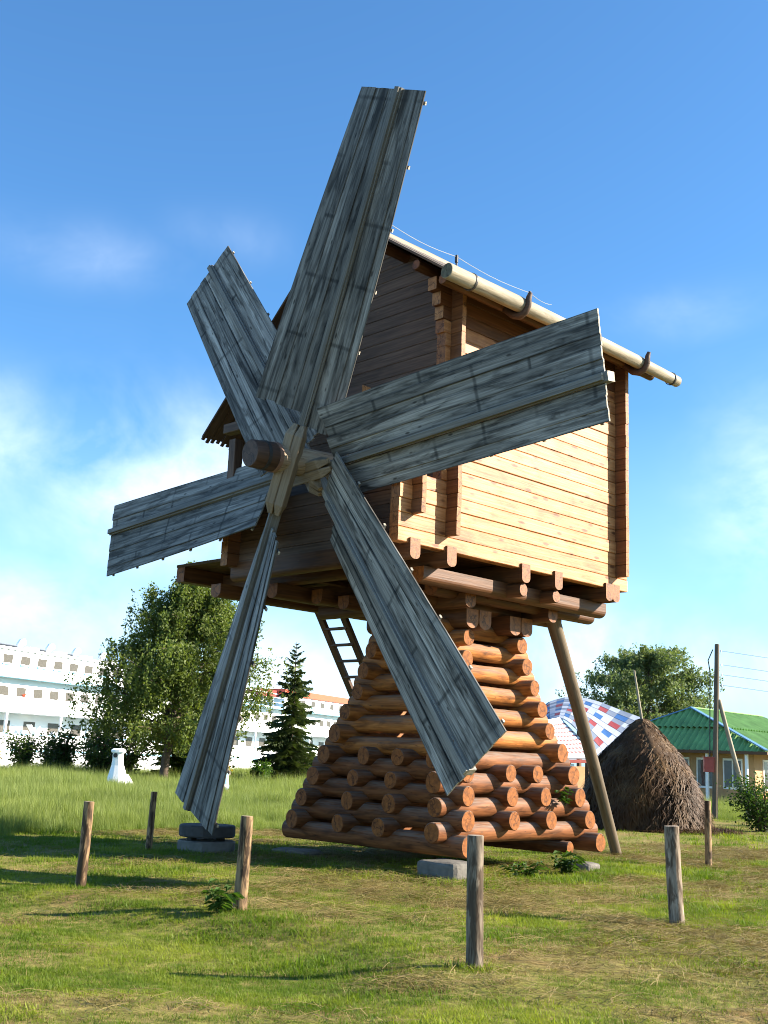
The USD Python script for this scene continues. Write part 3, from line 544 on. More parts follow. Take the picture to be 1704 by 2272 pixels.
def stems(n, rad, l0, l1, w):
    vs, qs = [], []; k = 0
    for _ in range(n):
        a = rng.normal(0, .5)+rng.choice([0, 3.14]); c = V(rng.uniform(-rad, rad), rng.uniform(-rad, rad), rng.uniform(.012, .05)); L = rng.uniform(l0, l1); d = V(math.cos(a), math.sin(a), rng.normal(0, .12)); s = V(-d[1], d[0], 0)*w/2
        bend = V(0, 0, rng.uniform(0, .03))
        P = [c-d*L/2, c+bend, c+d*L/2]
        for p in P: vs += [p-s+V(0, 0, w*.4), p+s]
        qs += [[k, k+1, k+3, k+2], [k+2, k+3, k+5, k+4]]; k += 6
    return np.array(vs), [np.array(qs)], np.zeros(k)
def instancer(name, protos, idx, pos, yaw, scale, kind='stuff', label=None, cat=None, tilt=None):
    pi = UsdGeom.PointInstancer.Define(stage, '/World/'+name)
    rel = pi.CreatePrototypesRel()
    for pn, (v, f, tn), m in protos:
        p = mesh(f'/World/{name}', pn, v, f, m, tone=tn); rel.AddTarget(p)
    pi.CreateProtoIndicesAttr(Vt.IntArray.FromNumpy(np.asarray(idx, np.int32)))
    pi.CreatePositionsAttr(Vt.Vec3fArray.FromNumpy(np.asarray(pos, np.float32)))
    h = np.asarray(yaw)/2; q4 = np.stack([np.zeros_like(h), np.zeros_like(h), np.sin(h), np.cos(h)], 1)
    pi.CreateOrientationsAttr(Vt.QuathArray([Gf.Quath(float(b[3]), float(b[0]), float(b[1]), float(b[2])) for b in q4]))
    s = np.asarray(scale, np.float32); s = s if s.ndim == 2 else np.repeat(s[:, None], 3, 1)
    pi.CreateScalesAttr(Vt.Vec3fArray.FromNumpy(s.astype(np.float32)))
    tag(pi.GetPrim(), label, cat, kind=kind)
def scatter(n, f0, f1, spread=.365, pad=.6):
    f = np.sqrt(rng.uniform(f0**2, f1**2, n)); r = rng.uniform(-1, 1, n)*(spread*f+pad); return r, f
def place(r, f, dz=0): return np.stack([CAM[0]+r*RH[0]+f*FH[0], CAM[1]+r*RH[1]+f*FH[1], ground_z(r, f)+dz], 1)
def patch(x, y, s=1.0):
    z = np.zeros_like(x)
    for i in range(9):
        a = 1.7*i+.4; k = s*(0.7+.55*i); z = z+np.sin(k*(x*math.cos(a)+y*math.sin(a))+2.1*i)/(1+.35*i)
    return z/2.2
def meadow_from(r): return 21.5+np.clip((r+5.5)*1.15, -1.2, 21)+.5*np.sin(r*1.3)
R, F, S, I = [], [], [], []
for n, f0, f1, sc in ((15000, 5.3, 9.5, .75), (16000, 9.5, 15, .95), (15000, 15, 24, 1.35), (9000, 24, 44, 1.9)):
    r, f = scatter(n, f0, f1); p = patch(r, f); keep = (rng.uniform(-1.2, 1.2, n) < p+.55) & (f < meadow_from(r)+1.0)
    r, f, p = r[keep], f[keep], p[keep]
    p2 = patch(r*3.1+9, f*3.3, 1.0); tall = rng.uniform(0, 1, len(r)) < .03+.22*(p2 > .75)
    R.append(r); F.append(f); S.append(sc*rng.uniform(.6, 1.25, len(r))*np.where(tall, 1.7, 1)*(1+.25*p2)); I.append(np.where(p+rng.normal(0, .5, len(r)) < -.35, rng.integers(4, 6, len(r)), rng.integers(0, 4, len(r))))
# ranker grass round the stones and along the foot of the log base
for (cx, cy, sx, sy, n) in ((1.9, -2.3, 1.6, .25, 130), (2.6, -1.2, .25, 1.3, 120), (1.9, -2.32, .55, .08, 60), (2.38, -1.95, .07, .4, 40), (-1.6, -2.1, .7, .12, 110), (2.1, 1.4, .2, .5, 50), (-.4, -2.4, 2.2, .35, 220), (-2.3, -3.2, .8, .3, 90), (2.5, 1.4, .35, .9, 90)):
    x, y = rng.normal(cx, sx*.6, n), rng.normal(cy, sy*.8, n); d = np.stack([x-CAM[0], y-CAM[1]], 1)
    R.append(d@RH); F.append(d@FH); S.append(rng.uniform(1.3, 2.6, n)); I.append(rng.integers(0, 4, n))
for (r_, f_) in ((.857, 9.51), (3.32, 12.89), (5.9, 20.8), (-1.315, 12.4), (-3.333, 13.92), (-3.487, 18.85)):
    n = 26; a = rng.uniform(0, 6.28, n); d = rng.uniform(.05, .2, n); R.append(r_+d*np.cos(a)); F.append(f_+d*np.sin(a)); S.append(rng.uniform(1.0, 2.1, n)); I.append(rng.integers(0, 5, n))
R, F, S, I = map(np.concatenate, (R, F, S, I))
protos = [('grass_tuft', blades(22, .085, .018, .06, .0062, .95), M['grass']) for _ in range(4)]+[('grass_tuft', blades(16, .085, .015, .05, .005, 1.1), M['grass_dry']) for _ in range(2)]
instancer('mown_grass', protos, I, place(R, F), rng.uniform(0, 6.28, len(R)), S, label='short mown grass covering the ground before and around the windmill', cat='grass')
r, f = scatter(13000, 5.5, 26); p = patch(r, f, 1.0)+.5*patch(r+31, f-17, .45); keep = (p+rng.normal(0, .35, len(p)) < -.15) & (f < meadow_from(r)); r, f = r[keep], f[keep]
instancer('cut_straw', [('straw_stem', stems(9, .14, .06, .30, .0042), M['grass_dry']) for _ in range(4)], rng.integers(0, 4, len(r)), place(r, f), rng.normal(.2-YAW, .5, len(r)), rng.uniform(.7, 1.25, len(r)), label='dry cut stems of hay strewn over the mown grass', cat='straw')
R, F, S, I = [], [], [], []
for n, f0, f1, sc in ((9000, 20, 32, .85), (12000, 30, 50, 1.0), (14000, 48, 112, 1.25)):
    r, f = scatter(n, f0, f1, .375, 1.0); m0 = meadow_from(r); keep = (f > m0) & (shore(r, f) > 12.6) & (rng.uniform(-1.6, 1, n) < .7+patch(r*.4, f*.4))
    keep &= ~((np.abs(r-7.4) < 2.6) & (f < 35.5)) & ~((r > 9.8) & (f > 50) & (shore(r, f) > 30) & (rng.uniform(0, 1, n) < .4))
    r, f = r[keep], f[keep]; R.append(r); F.append(f); S.append(sc*rng.uniform(.65, 1.15, len(r))*np.clip((f-meadow_from(r))/4+.35, .35, 1)*(.85+.35*patch(r*.8+3, f*.5))); I.append(rng.integers(0, 4, len(r)))
R, F, S, I = map(np.concatenate, (R, F, S, I))
instancer('tall_grass', [('meadow_tuft', blades(46, .34, .32, .66, .011, .38, 3), M['meadow']) for _ in range(4)], I, place(R, F), rng.uniform(0, 6.28, len(R)), S, label='tall seeding meadow grass standing between the mown ground and the river', cat='grass')

# ------------------------------------------------------------------ stones, millstones, posts
def rock(name, label, cat, c, size, yaw, mat_, jitter=.06, group=None, n=5):
    import trimesh
    b = trimesh.creation.box(size); b = b.subdivide().subdivide().subdivide(); v = np.array(b.vertices)
    hs = np.array(size)/2; nrm = v/hs; L = np.max(np.abs(nrm), 1, keepdims=True); rd = nrm/np.maximum(np.linalg.norm(nrm, ord=6, axis=1, keepdims=True), 1e-9); v = rd*hs
    k = v*7+np.array(c)*3; v = v+np.stack([np.sin(k[:, 1]*1.3+k[:, 2]*2), np.sin(k[:, 2]*1.7+k[:, 0]), np.sin(k[:, 0]*1.1+k[:, 1]*1.9)], 1)*jitter*min(size)*.35+rng.normal(0, jitter*min(size)*.12, v.shape)
    p = thing(name, label, cat, c, yaw, group); mesh(p, 'block', v, np.array(b.faces), mat_, smooth=False); return p
rock('foundation_stone', 'pale grey stone block under the near corner of the log base', 'stone', (1.88, -1.92, .11), (.74, .60, .28), 0, M['stone'], .05)
rock('foundation_stone', 'low shaded stone under the left front corner of the log base', 'stone', (-1.60, -1.66, .02), (.8, .5, .2), .1, M['stone'], .09)
rock('foundation_stone', 'flat pale stone under the log base beside the foot of the tail pole', 'stone', (1.72, 1.38, .02), (.5, .45, .2), .2, M['stone'], .08)
rock('foundation_stone', 'hidden grey stone under the far left corner of the log base', 'stone', (-1.62, 1.65, .10), (.7, .6, .26), .2, M['stone'], .08)
def drum(name, label, c, r, h, mat_, hole=.09):
    p = thing(name, label, 'millstone', c); m = 40; a = np.arange(m)*2*np.pi/m
    prof = [(hole, 0), (r-.02, 0), (r, .02), (r, h-.02), (r-.02, h), (hole, h)]
    v = np.concatenate([np.stack([(q*np.cos(a))*(1+.006*np.sin(5*a)), q*np.sin(a), np.full(m, z)], 1) for q, z in prof]); f = []
    for k in range(len(prof)):
        k2 = (k+1) % len(prof); i = np.arange(m); f.append(np.stack([k*m+i, k*m+(i+1) % m, k2*m+(i+1) % m, k2*m+i], 1))
    mesh(p, 'stone_disc', v, np.vstack(f), mat_); return p
mc = rf(-2.63, 19.2, 0)
drum('millstone', 'pale grey millstone lying on the grass under the darker one', (mc[0], mc[1], .0), .46, .19, M['stone'])
p = drum('millstone', 'dark millstone propped on small blocks over the pale millstone', (mc[0], mc[1], .245), .45, .185, M['millstone'])
for a in (.3, 2.4, 4.5): mesh(p, 'spacer_block', *box_v(.26*math.cos(a)-.06, .26*math.cos(a)+.06, .26*math.sin(a)-.05, .26*math.sin(a)+.05, -.055, 0.004), M['beam'])
def px(x, y, f):                                        # helper for laying out: a bearing and height seen from the viewer's stand, at depth f
    d = FW+RT*((x-852)/2550.4)+UP*(-(y-1136)/2550.4); t = f/(d[:2]@FH); return CAM+d*t
for (r, f, rad, h, dx, m_, lab) in ((.857, 9.51, .066, 1.00, -.02, 'post_grey', 'tallest-looking round post of bare wood nearest the viewer before the log base'), (3.32, 12.89, .082, .985, -.06, 'post_grey', 'thick grey barked post standing in front of the haystack'),
        (5.90, 20.8, .057, 1.09, 0, 'post', 'slim yellowish post between the haystack and the green bush'), (-1.315, 12.4, .066, .93, .02, 'post', 'patchy barked post in front of the two millstones'),
        (-3.333, 13.92, .062, .945, .02, 'post', 'half shaded post farthest left in the mown grass'), (-3.487, 18.85, .052, .92, .02, 'post', 'thin half shaded post left of the millstones at the edge of the tall grass')):
    b = rf(r, f, float(ground_z(r, f))-.15); p = thing('wooden_post', lab, 'post', b)
    tdir = RH*dx
    log(p, 'post_log', (0, 0, 0), (tdir[0], tdir[1], h+.15-float(ground_z(r, f))), rad*1.06, rad*.97, M[m_], m=22, nseg=14, rough=.045, bow=.008, chamfer=.006)

# ------------------------------------------------------------------ leaves, trees, shrubs
def leaf_quads(c, size, up_bias=.3, aspect=.65, hang=None):
    n = len(c); a = rng.normal(0, 1, (n, 3)); a[:, 2] = a[:, 2]*.6 - (.9 if hang else 0); a /= np.linalg.norm(a, axis=1, keepdims=True)
    b = np.cross(a, rng.normal(0, 1, (n, 3))); b /= np.linalg.norm(b, axis=1, keepdims=True)+1e-9
    s = size*rng.uniform(.6, 1.25, (n, 1))
    v = np.stack([c-a*s*.5, c+b*s*aspect*.5, c+a*s*.55, c-b*s*aspect*.5], 1).reshape(-1, 3)
    return v, np.arange(4*n).reshape(-1, 4)
M['birch'] = leafmat('birch_leaves', (0.075, 0.105, 0.022), (0.15, 0.19, 0.045), (0.265, 0.29, 0.09), scale=.45, trans=.4)
M['broad'] = leafmat('round_tree_leaves', (0.11, 0.15, 0.06), (0.17, 0.21, 0.085), (0.235, 0.265, 0.12), scale=.4, trans=.35)
M['shrub'] = leafmat('shrub_leaves', (0.03, 0.055, 0.011), (0.06, 0.1, 0.02), (0.11, 0.15, 0.035), scale=.6, trans=.35)
M['bush'] = leafmat('bush_leaves', (.030, .065, .010), (.065, .125, .02), (.11, .17, .035), scale=.9, trans=.4)
M['spruce'] = leafmat('spruce_needles', (0.055, 0.08, 0.026), (0.11, 0.145, 0.045), (0.21, 0.23, 0.075), scale=.7, trans=.12)
M['far_spruce'] = leafmat('far_spruce_needles', (.030, .045, .03), (.045, .065, .042), (.065, .085, .05), scale=.3, trans=.1)
M['birch_bark'] = plain('birch_bark', (.20, .19, .17), .8, .7, 5, .3)
M['bark'] = plain('bark', (.075, .055, .04), .9, .4, 8, .6)
def limb(mb, p0, p1, r0, r1, sag=0.0, n=6, m=7):
    t = np.linspace(0, 1, n+1); p0, p1 = np.asarray(p0, float), np.asarray(p1, float)
    P = p0+(p1-p0)*t[:, None]+V(0, 0, 1)*(sag*np.sin(np.pi*t))[:, None]+rng.normal(0, .02, (n+1, 3))*np.linalg.norm(p1-p0)*.25*np.sin(np.pi*t)[:, None]
    mb.tube(P, r0+(r1-r0)*t, m); return P
def weeping_tree(name, label, base, H, prof, lean, nl, ns, leaf, lmat, bark, z0=.16, drop=(.5, 1.7), rt=.2, per=30, squash=1.0, seed=1):
    """Trunk with rising limbs; from the limbs hang strands of leaves. prof: (height fraction, radius)."""
    global rng; keep = rng; rng = np.random.default_rng(seed)
    p = thing(name, label, 'tree', base); mb = MB()
    zf = np.array([a for a, _ in prof]); rr = np.array([b for _, b in prof])
    cx = lambda z: RH*(lean*z/H)
    top = V(*cx(H*.97), H*.97)
    limb(mb, (0, 0, -.3), (*cx(H*.5), H*.5), rt, rt*.55, n=8, m=10); limb(mb, (*cx(H*.5), H*.5), top, rt*.55, .02, n=8, m=8)
    C = []
    for k in range(nl):
        zt = H*(z0+(.90-z0)*(k+rng.uniform(0, 1))/nl); a = k*2.4+rng.uniform(-.5, .5)
        ze = min(zt+rng.uniform(.03, .17)*H, H*.985); R = np.interp(ze/H, zf, rr)*rng.uniform(.55, 1.05)
        s = V(*cx(zt), zt); e = V(cx(ze)[0]+R*math.cos(a), cx(ze)[1]+R*math.sin(a)*squash, ze)
        Q = limb(mb, s, e, max(.025, rt*.38*(1-zt/H)), .012, sag=rng.uniform(.0, .35), n=7, m=6)
        for _ in range(ns):
            t = rng.uniform(.22, 1.0)**.7; q = V(*[np.interp(t, np.linspace(0, 1, 8), Q[:, i]) for i in range(3)])
            w = rng.normal(0, 1, 3); w[2] = abs(w[2])*.3; w /= np.linalg.norm(w); q2 = q+w*rng.uniform(.1, .75)*(.4+R*.22)
            L = rng.uniform(*drop)*(.5+.5*min(1, (q2[2])/4)); n = int(per*L/1.0*rng.uniform(.7, 1.2))+4
            tt = rng.uniform(-.12, 1, n); sw = rng.normal(0, .1, 2)
            c = q2[None]+np.stack([sw[0]*tt, sw[1]*tt, -L*tt], 1)+rng.normal(0, .085, (n, 3)); C.append(c[c[:, 2] > .35])
    C = np.concatenate(C); v, f = leaf_quads(C, leaf, hang=True)
    mb.build(p, 'trunk', bark, smooth=True); mesh(p, 'crown', v, f, lmat); rng = keep; return p, len(C)
bz = rf((374-829)/2550.4*60, 60, 0)
weeping_tree('birch_tree', 'large drooping birch standing left of the mill before the white ship', bz, 11.3, [(0, 2.6), (.15, 4.6), (.3, 5.1), (.5, 5.3), (.62, 4.8), (.74, 3.9), (.86, 2.3), (.95, 1.0), (1, .3)], 1.0, 92, 40, .15, M['birch'], M['bark'], seed=5, rt=.24, per=23)
rb = rf((1428-829)/2550.4*90, 90, 0)
weeping_tree('round_tree', 'dense round leafy tree rising behind the green roofed house', rb, 11.1, [(0, 3.6), (.2, 5.6), (.4, 6.3), (.6, 6.2), (.75, 5.6), (.88, 4.2), (1, 2.0)], 0, 130, 36, .20, M['broad'], M['bark'], seed=9, z0=.1, drop=(.3, .9), rt=.28, per=20)
def spruce(name, label, base, H, R, lmat, seed=1, dens=1.0, group=None):
    global rng; keep = rng; rng = np.random.default_rng(seed)
    p = thing(name, label, 'tree', base, group=group); mb = MB(); mb.tube([(0, 0, -.2), (0, 0, H*.5), (0, 0, H)], [R*.06, R*.035, .01], 8)
    vs, ts = [], []; k = 0
    z = .35
    while z < H*.985:
        rad = R*(1-z/H)**.85*rng.uniform(.72, 1.12)+.05; nb = int(6+5*(rad/R))
        for b in range(nb):
            a = rng.uniform(0, 6.28); d = V(math.cos(a), math.sin(a), 0); L = rad*rng.uniform(.45, 1.12); dz = (rng.uniform(-.5, -.05) if z < H*.6 else rng.uniform(-.2, .3) if z < H*.85 else .5)*L
            n = max(6, int(L*17*dens)); s = V(-d[1], d[0], 0)
            mb.tube([(0, 0, z), d*L+V(0, 0, z+dz+.06*L)], [.018, .006], 4)
            for i in range(n):
                t = (i+rng.uniform(0, 1))/n; c = d*L*t+V(0, 0, z+dz*t+.1*L*t*t); wl = (.46*(1-t*.5)+.08)*min(1, L*1.2)*rng.uniform(.7, 1.2)
                for sg in (-1, 1):
                    tip = c+s*sg*wl*rng.uniform(.2, .9)+d*wl*rng.uniform(.2, .8)+V(0, 0, wl*rng.uniform(-.7, .25)); wd = d*.075+V(0, 0, .035)
                    vs += [c-wd, c+wd, tip]; ts.append([k, k+1, k+2]); k += 3
        z += (.15+.12*rng.uniform())*H/8
    mb.build(p, 'trunk', M['bark'], smooth=True); mesh(p, 'crown', np.array(vs), np.array(ts), lmat); rng = keep
spruce('spruce_tree', 'dark young spruce standing alone between the sails and the log base', rf((648-829)/2550.4*65, 65, 0), 7.9, 2.45, M['spruce'], 3, 1.2)
spruce('spruce_tree', 'spruce whose pointed top shows just left of the balcony behind the birch', rf((395-829)/2550.4*66, 66, 0), 12.2, 1.9, M['birch'], 4, 1.2)
spruce('spruce_tree', 'spruce whose thin tip shows right beside the balcony edge above the birch', rf((421-829)/2550.4*69, 69, 0), 12.9, 1.9, M['birch'], 8, 1.2)
for x_, f, H, lb_ in ((1686, 152, 7.6, 'tiny far spruce rising over the green roof line near the right edge'), (1702, 158, 7.2, 'tiny far spruce cut by the right edge of the view')): spruce('far_spruce', lb_, rf((x_-829)/2550.4*f, f, 0), H, 1.7, M['far_spruce'], x_, .8)
def shrub(name, label, base, R, H, n, leaf, lmat, seed=1, cat='shrub', stems_=9, group=None, squat=1.0):
    global rng; keep = rng; rng = np.random.default_rng(seed)
    p = thing(name, label, cat, base, group=group); mb = MB(); C = []
    for s in range(stems_):
        a = rng.uniform(0, 6.28); e = V(R*rng.uniform(.2, .9)*math.cos(a), R*rng.uniform(.2, .9)*math.sin(a), H*rng.uniform(.55, 1.0)); Q = limb(mb, (rng.normal(0, .05), rng.normal(0, .05), -.1), e, .02*H, .006*H, sag=.1*H, n=6, m=5)
        for k in range(n//stems_):
            t = rng.uniform(.15, 1.05); q = V(*[np.interp(min(t, 1), np.linspace(0, 1, 7), Q[:, i]) for i in range(3)]); c = q+rng.normal(0, .17, 3)*V(R, R, H*.55)*squat
            if c[2] > .02: C.append(c)
    v, f = leaf_quads(np.array(C), leaf); mb.build(p, 'stems', M['bark']); mesh(p, 'leaves', v, f, lmat); rng = keep
shrub('leafy_bush', 'bright green leafy bush behind the slim yellowish post at the right', rf(11.25, 34.0, 0), 1.25, 1.45, 3800, .085, M['bush'], 21, 'bush', 16)
shrub('leafy_bush', 'smaller low green bush at the right edge beside the bright green one', rf(13.2, 37.0, 0), 1.0, .9, 1600, .085, M['bush'], 22, 'bush', 9)
for i, (r, f, R, H, lab) in enumerate(((-20.2, 66, 1.5, 2.1, 'low dark shrub at the left edge in front of the yellow flowers'), (-17.4, 63, 1.5, 2.6, 'dark shrub before the ship, second from the left edge'), (-15.6, 64, 2.0, 3.9, 'tall dark shrub whose top reaches the ship deck left of the birch'), (-18.9, 67, 1.4, 1.7, 'low dark shrub between the two round shrubs before the ship'), (-14.6, 61, 1.5, 1.9, 'wide low shrub just left of the white oven'), (-13.6, 62, 1.9, 3.0, 'dark shrub behind the white oven left of the birch trunk'),
        (-9.2, 61, 1.6, 2.2, 'dark shrub at the right of the birch trunk partly behind a sail'), (-3.7, 66, 1.1, 1.6, 'small shrub at the right foot of the young spruce'), (-6.4, 62, .9, 1.1, 'small bright shrub at the left foot of the young spruce'))):
    shrub('meadow_shrub', lab, rf(r+.009*f, f, 0), R, H, 2300, .17, M['shrub'] if i < 7 else M['bush'], 30+i, stems_=12)
M['yellow'] = leafmat('yellow_flowers', (.30, .20, .02), (.52, .36, .03), (.62, .48, .08), scale=2.0)
for r, f, lab in ((-21.6, 64, 'yellow flowering shrub at the left edge below the ship'), (-8.6, 64, 'yellow flowering shrub beside the lowest sail edge')):
    shrub('flowering_shrub', lab, rf(r+.009*f, f, 0), 1.2, 1.35, 700, .13, M['yellow'], int(f+abs(r)), stems_=8)
def weed(label, c, H, n, leaf, seed, spread=.12, cat='weed'):
    global rng; keep = rng; rng = np.random.default_rng(seed)
    p = thing('weed_plant', label, cat, c); mb = MB(); vs, qs = [], []; k = 0
    for s in range(n):
        a = rng.uniform(0, 6.28); e = V(spread*math.cos(a), spread*math.sin(a), H*rng.uniform(.5, 1.0)); Q = limb(mb, (0, 0, -.03), e, .006, .002, n=5, m=4)
        for j in range(7):
            t = rng.uniform(.25, 1); q = V(*[np.interp(t, np.linspace(0, 1, 6), Q[:, i]) for i in range(3)]); b = rng.uniform(0, 6.28); o = V(math.cos(b), math.sin(b), .25); sd = V(-math.sin(b), math.cos(b), 0); L = leaf*rng.uniform(.7, 1.3)
            vs += [q, q+o*L*.5+sd*L*.22, q+o*L+V(0, 0, -L*.45), q+o*L*.5-sd*L*.22]; qs.append([k, k+1, k+2, k+3]); k += 4
    mb.build(p, 'stems', M['bush']); mesh(p, 'leaves', np.array(vs), np.array(qs), M['bush']); rng = keep
g = lambda r, f: rf(r, f, float(ground_z(r, f)))
weed('broad leaved weed growing at the foot of the patchy barked post', g(-1.50, 12.2), .34, 8, .15, 51, .14)
w0 = V(2.15, .25, 0)
weed('leafy weed growing under the lit side of the log base near the flat stone', (2.2, .35, .0), .34, 10, .16, 52, .18)
weed('bushy weed in the shade under the lit side of the log base', (2.05, -.5, .0), .26, 12, .12, 53, .3)
weed('weed rooted between the logs at the lit side of the base', (1.72, .95, 1.0), .30, 6, .12, 54, .1)

# ------------------------------------------------------------------ haystack
import trimesh
hb = rf(7.55, 33.0, 0)
hay = thing('haystack', 'tall brown haystack built round a thin pole behind the tail pole', 'haystack', hb)
M['hay'] = leafmat('hay', (0.055, 0.026, 0.008), (0.115, 0.062, 0.021), (0.24, 0.155, 0.055), scale=1.6, trans=.1, tcol=(1, .9, .7))
M['haybase'] = plain('hay_mass', (.045, .023, .008), .95, .5, 9, 1.0)
prof = [(0, 1.68), (.6, 1.62), (1.2, 1.48), (1.6, 1.30), (2.05, 1.04), (2.4, .72), (2.7, .42), (2.9, .24), (2.98, .12), (3.0, 0.0)]
m, nz = 72, 48; zz = np.linspace(0, 3.0, nz); a = np.arange(m)*2*np.pi/m
rr = np.interp(zz, [p[0] for p in prof], [p[1] for p in prof])
A, Z = np.meshgrid(a, zz); RRh = rr[:, None]*(1+.05*np.sin(3*A+Z*1.7)+.035*np.sin(7*A-Z*3)+.02*np.sin(13*A+Z*5))+rng.normal(0, .018, A.shape)*(rr[:, None] > .05)
v = np.stack([RRh*np.cos(A), RRh*np.sin(A), Z+.03*np.sin(5*A+Z*2)*(Z > .05)], -1).reshape(-1, 3); i, j = np.meshgrid(np.arange(nz-1), np.arange(m), indexing='ij')
mesh(hay, 'hay_mass', v, np.stack([i*m+j, i*m+(j+1) % m, (i+1)*m+(j+1) % m, (i+1)*m+j], -1).reshape(-1, 4), M['haybase'], smooth=True)
n = 26000; zt = rng.uniform(0, 1, n)**1.25*3.0; an = rng.uniform(0, 6.28, n); r0 = np.interp(zt, zz, rr)*(1+.05*np.sin(3*an+zt*1.7)+.035*np.sin(7*an-zt*3))
c = np.stack([r0*np.cos(an), r0*np.sin(an), zt], 1); out = np.stack([np.cos(an), np.sin(an), np.full(n, .35)], 1); tang = np.stack([-np.sin(an), np.cos(an), np.zeros(n)], 1)
d = np.array([0, 0, -1])+rng.normal(0, .55, (n, 1))*tang+out*rng.uniform(.0, .7, (n, 1)); d /= np.linalg.norm(d, axis=1, keepdims=True); L = rng.uniform(.14, .48, (n, 1)); s = np.cross(d, out); s /= np.linalg.norm(s, axis=1, keepdims=True); w = rng.uniform(.007, .02, (n, 1))
c = c+out*.012
v = np.stack([c-s*w, c+s*w, c+d*L*.55+s*w*.8+out*.02, c+d*L*.55-s*w*.8+out*.02, c+d*L+rng.normal(0, .02, (n, 3))], 1).reshape(-1, 3); k = np.arange(n)*5
v[:, 2] = np.maximum(v[:, 2], .01)
mesh(hay, 'hay_strand', v, [np.stack([k, k+1, k+2, k+3], 1), np.stack([k+3, k+2, k+4], 1)], M['hay'], kind='stuff')
log(hay, 'hay_pole', (.05, 0, 2.6), (-.22*RH[0], -.22*RH[1], 4.36), .045, .028, M['gutter'], m=10, nseg=6)
n = 2600; an = rng.uniform(0, 6.28, n); q = rng.uniform(0, 1, n)**.8
c = np.stack([(1.2+.9*q)*np.cos(an)*.9, (1.2+.9*q)*np.sin(an)*.9, .02+.14*(1-q)*rng.uniform(0, 1, n)], 1)+np.r_[RH*.75-FH*.35, 0]; d = rng.normal(0, 1, (n, 3))*V(1, 1, .25); d /= np.linalg.norm(d, axis=1, keepdims=True); s = np.cross(d, V(0, 0, 1)); L = rng.uniform(.1, .35, (n, 1))
v = np.stack([c-d*L/2-s*.008, c-d*L/2+s*.008, c+d*L/2+s*.008+V(0, 0, .01), c+d*L/2-s*.008+V(0, 0, .01)], 1).reshape(-1, 3)
mesh(hay, 'loose_hay', v, np.arange(4*n).reshape(-1, 4), M['hay'], kind='stuff')

# ------------------------------------------------------------------ utility pole with strut
up = thing('utility_pole', 'weathered wooden utility pole with a leaning strut before the green roofed house', 'utility pole', rf(12.15, 42, 0))
log(up, 'pole_shaft', (0, 0, -.2), (RH[0]*.22, RH[1]*.22, 6.2), .105, .085, M['pole'], m=16, nseg=8, tone=.8)
log(up, 'strut', (RH[0]*1.32, RH[1]*1.32, -.1), (RH[0]*.24, RH[1]*.24, 4.2), .09, .075, M['gutter'], m=12, nseg=6)
M['redbox'] = plain('red_paint', (.25, .045, .035), .5, .2, 9)
M['white'] = plain('white_paint', (.80, .80, .78), .5, .03, 3)
mb = MB(); mb.box(-.17, .17, -.08, .08, 0, .5).box(-.19, .19, -.10, .10, .5, .53); bp = mb.build(up, 'meter_box', M['redbox'])
UsdGeom.Xformable(stage.GetPrimAtPath(bp)).AddTransformOp().Set(Gf.Matrix4d(RH[0], RH[1], 0, 0, -RH[1], RH[0], 0, 0, 0, 0, 1, 0, *[float(x) for x in (RH[0]*-.22-FH[0]*.14, RH[1]*-.22-FH[1]*.14, 1.62)], 1))
mb = MB(); mb.tube([(RH[0]*-.14, RH[1]*-.14, 1.6), (RH[0]*-.06, RH[1]*-.06, 5.2), (RH[0]*-.12, RH[1]*-.12, 5.6), (RH[0]*.06, RH[1]*.06, 6.0)], .02, 6); mb.build(up, 'lead_cable', M['iron'])
for z in (5.86, 5.36, 5.0, 4.62):
    mb = MB(); b0 = V(RH[0]*.27, RH[1]*.27, z); mb.tube([b0-V(*(RH*.1), 0), b0+V(*(RH*.09), 0), b0+V(*(RH*.09), .08)], .011, 6); mb.tube([b0+V(*(RH*.09), .05), b0+V(*(RH*.09), .13)], .03, 8); mb.build(up, 'insulator', M['white'])
    mb = MB(); P = []
    for t in np.linspace(0, 1, 14):
        P.append(V(RH[0]*(.36+26*t)+FH[0]*9*t, RH[1]*(.36+26*t)+FH[1]*9*t, z+.1-.5*t-2.4*t*(1-t)*.5))
    mb.tube(P, .008, 5); mb.build(up, 'overhead_wire', M['iron'])

# ------------------------------------------------------------------ house with the green corrugated roof
M['greenroof'] = plain('green_sheet', (.17, .32, .10), .5, .3, 1.5)
M['bluetrim'] = plain('blue_trim', (.10, .22, .38), .5, .1, 3)
M['yellowwall'] = plain('ochre_boards', (.42, .25, .12), .7, .15, 2.5)
M['glass'] = mat('window_glass', {'p': ('principled_bsdf', dict(base_color=(.035, .04, .045), roughness=.06, specular_ior_level=.6)), 'n': ('noise_texture', dict(scale=2.0)), 'b': ('bump', dict(strength=.05))}, [('n.fac', 'b.height'), ('b.normal', 'p.normal')], 'p.BSDF')
M['darkwood'] = plain('dark_brown_boards', (.10, .05, .025), .7, .25, 4)
C0, C1, DR = V(17.5, 54.0), V(11.7, 59.0), V(.67, .742)            # the near corner, the left corner, the way the long side runs
house = thing('wooden_house', 'ochre wooden house with a green corrugated roof behind the utility pole', 'house', rf(0, 0, 0))
o3 = rf(0, 0, 0)
def hp(r2, z): p = rf(r2[0], r2[1], z); return p-o3
FD = (C1-C0)/np.linalg.norm(C1-C0); LF, LR = np.linalg.norm(C1-C0), 9.5
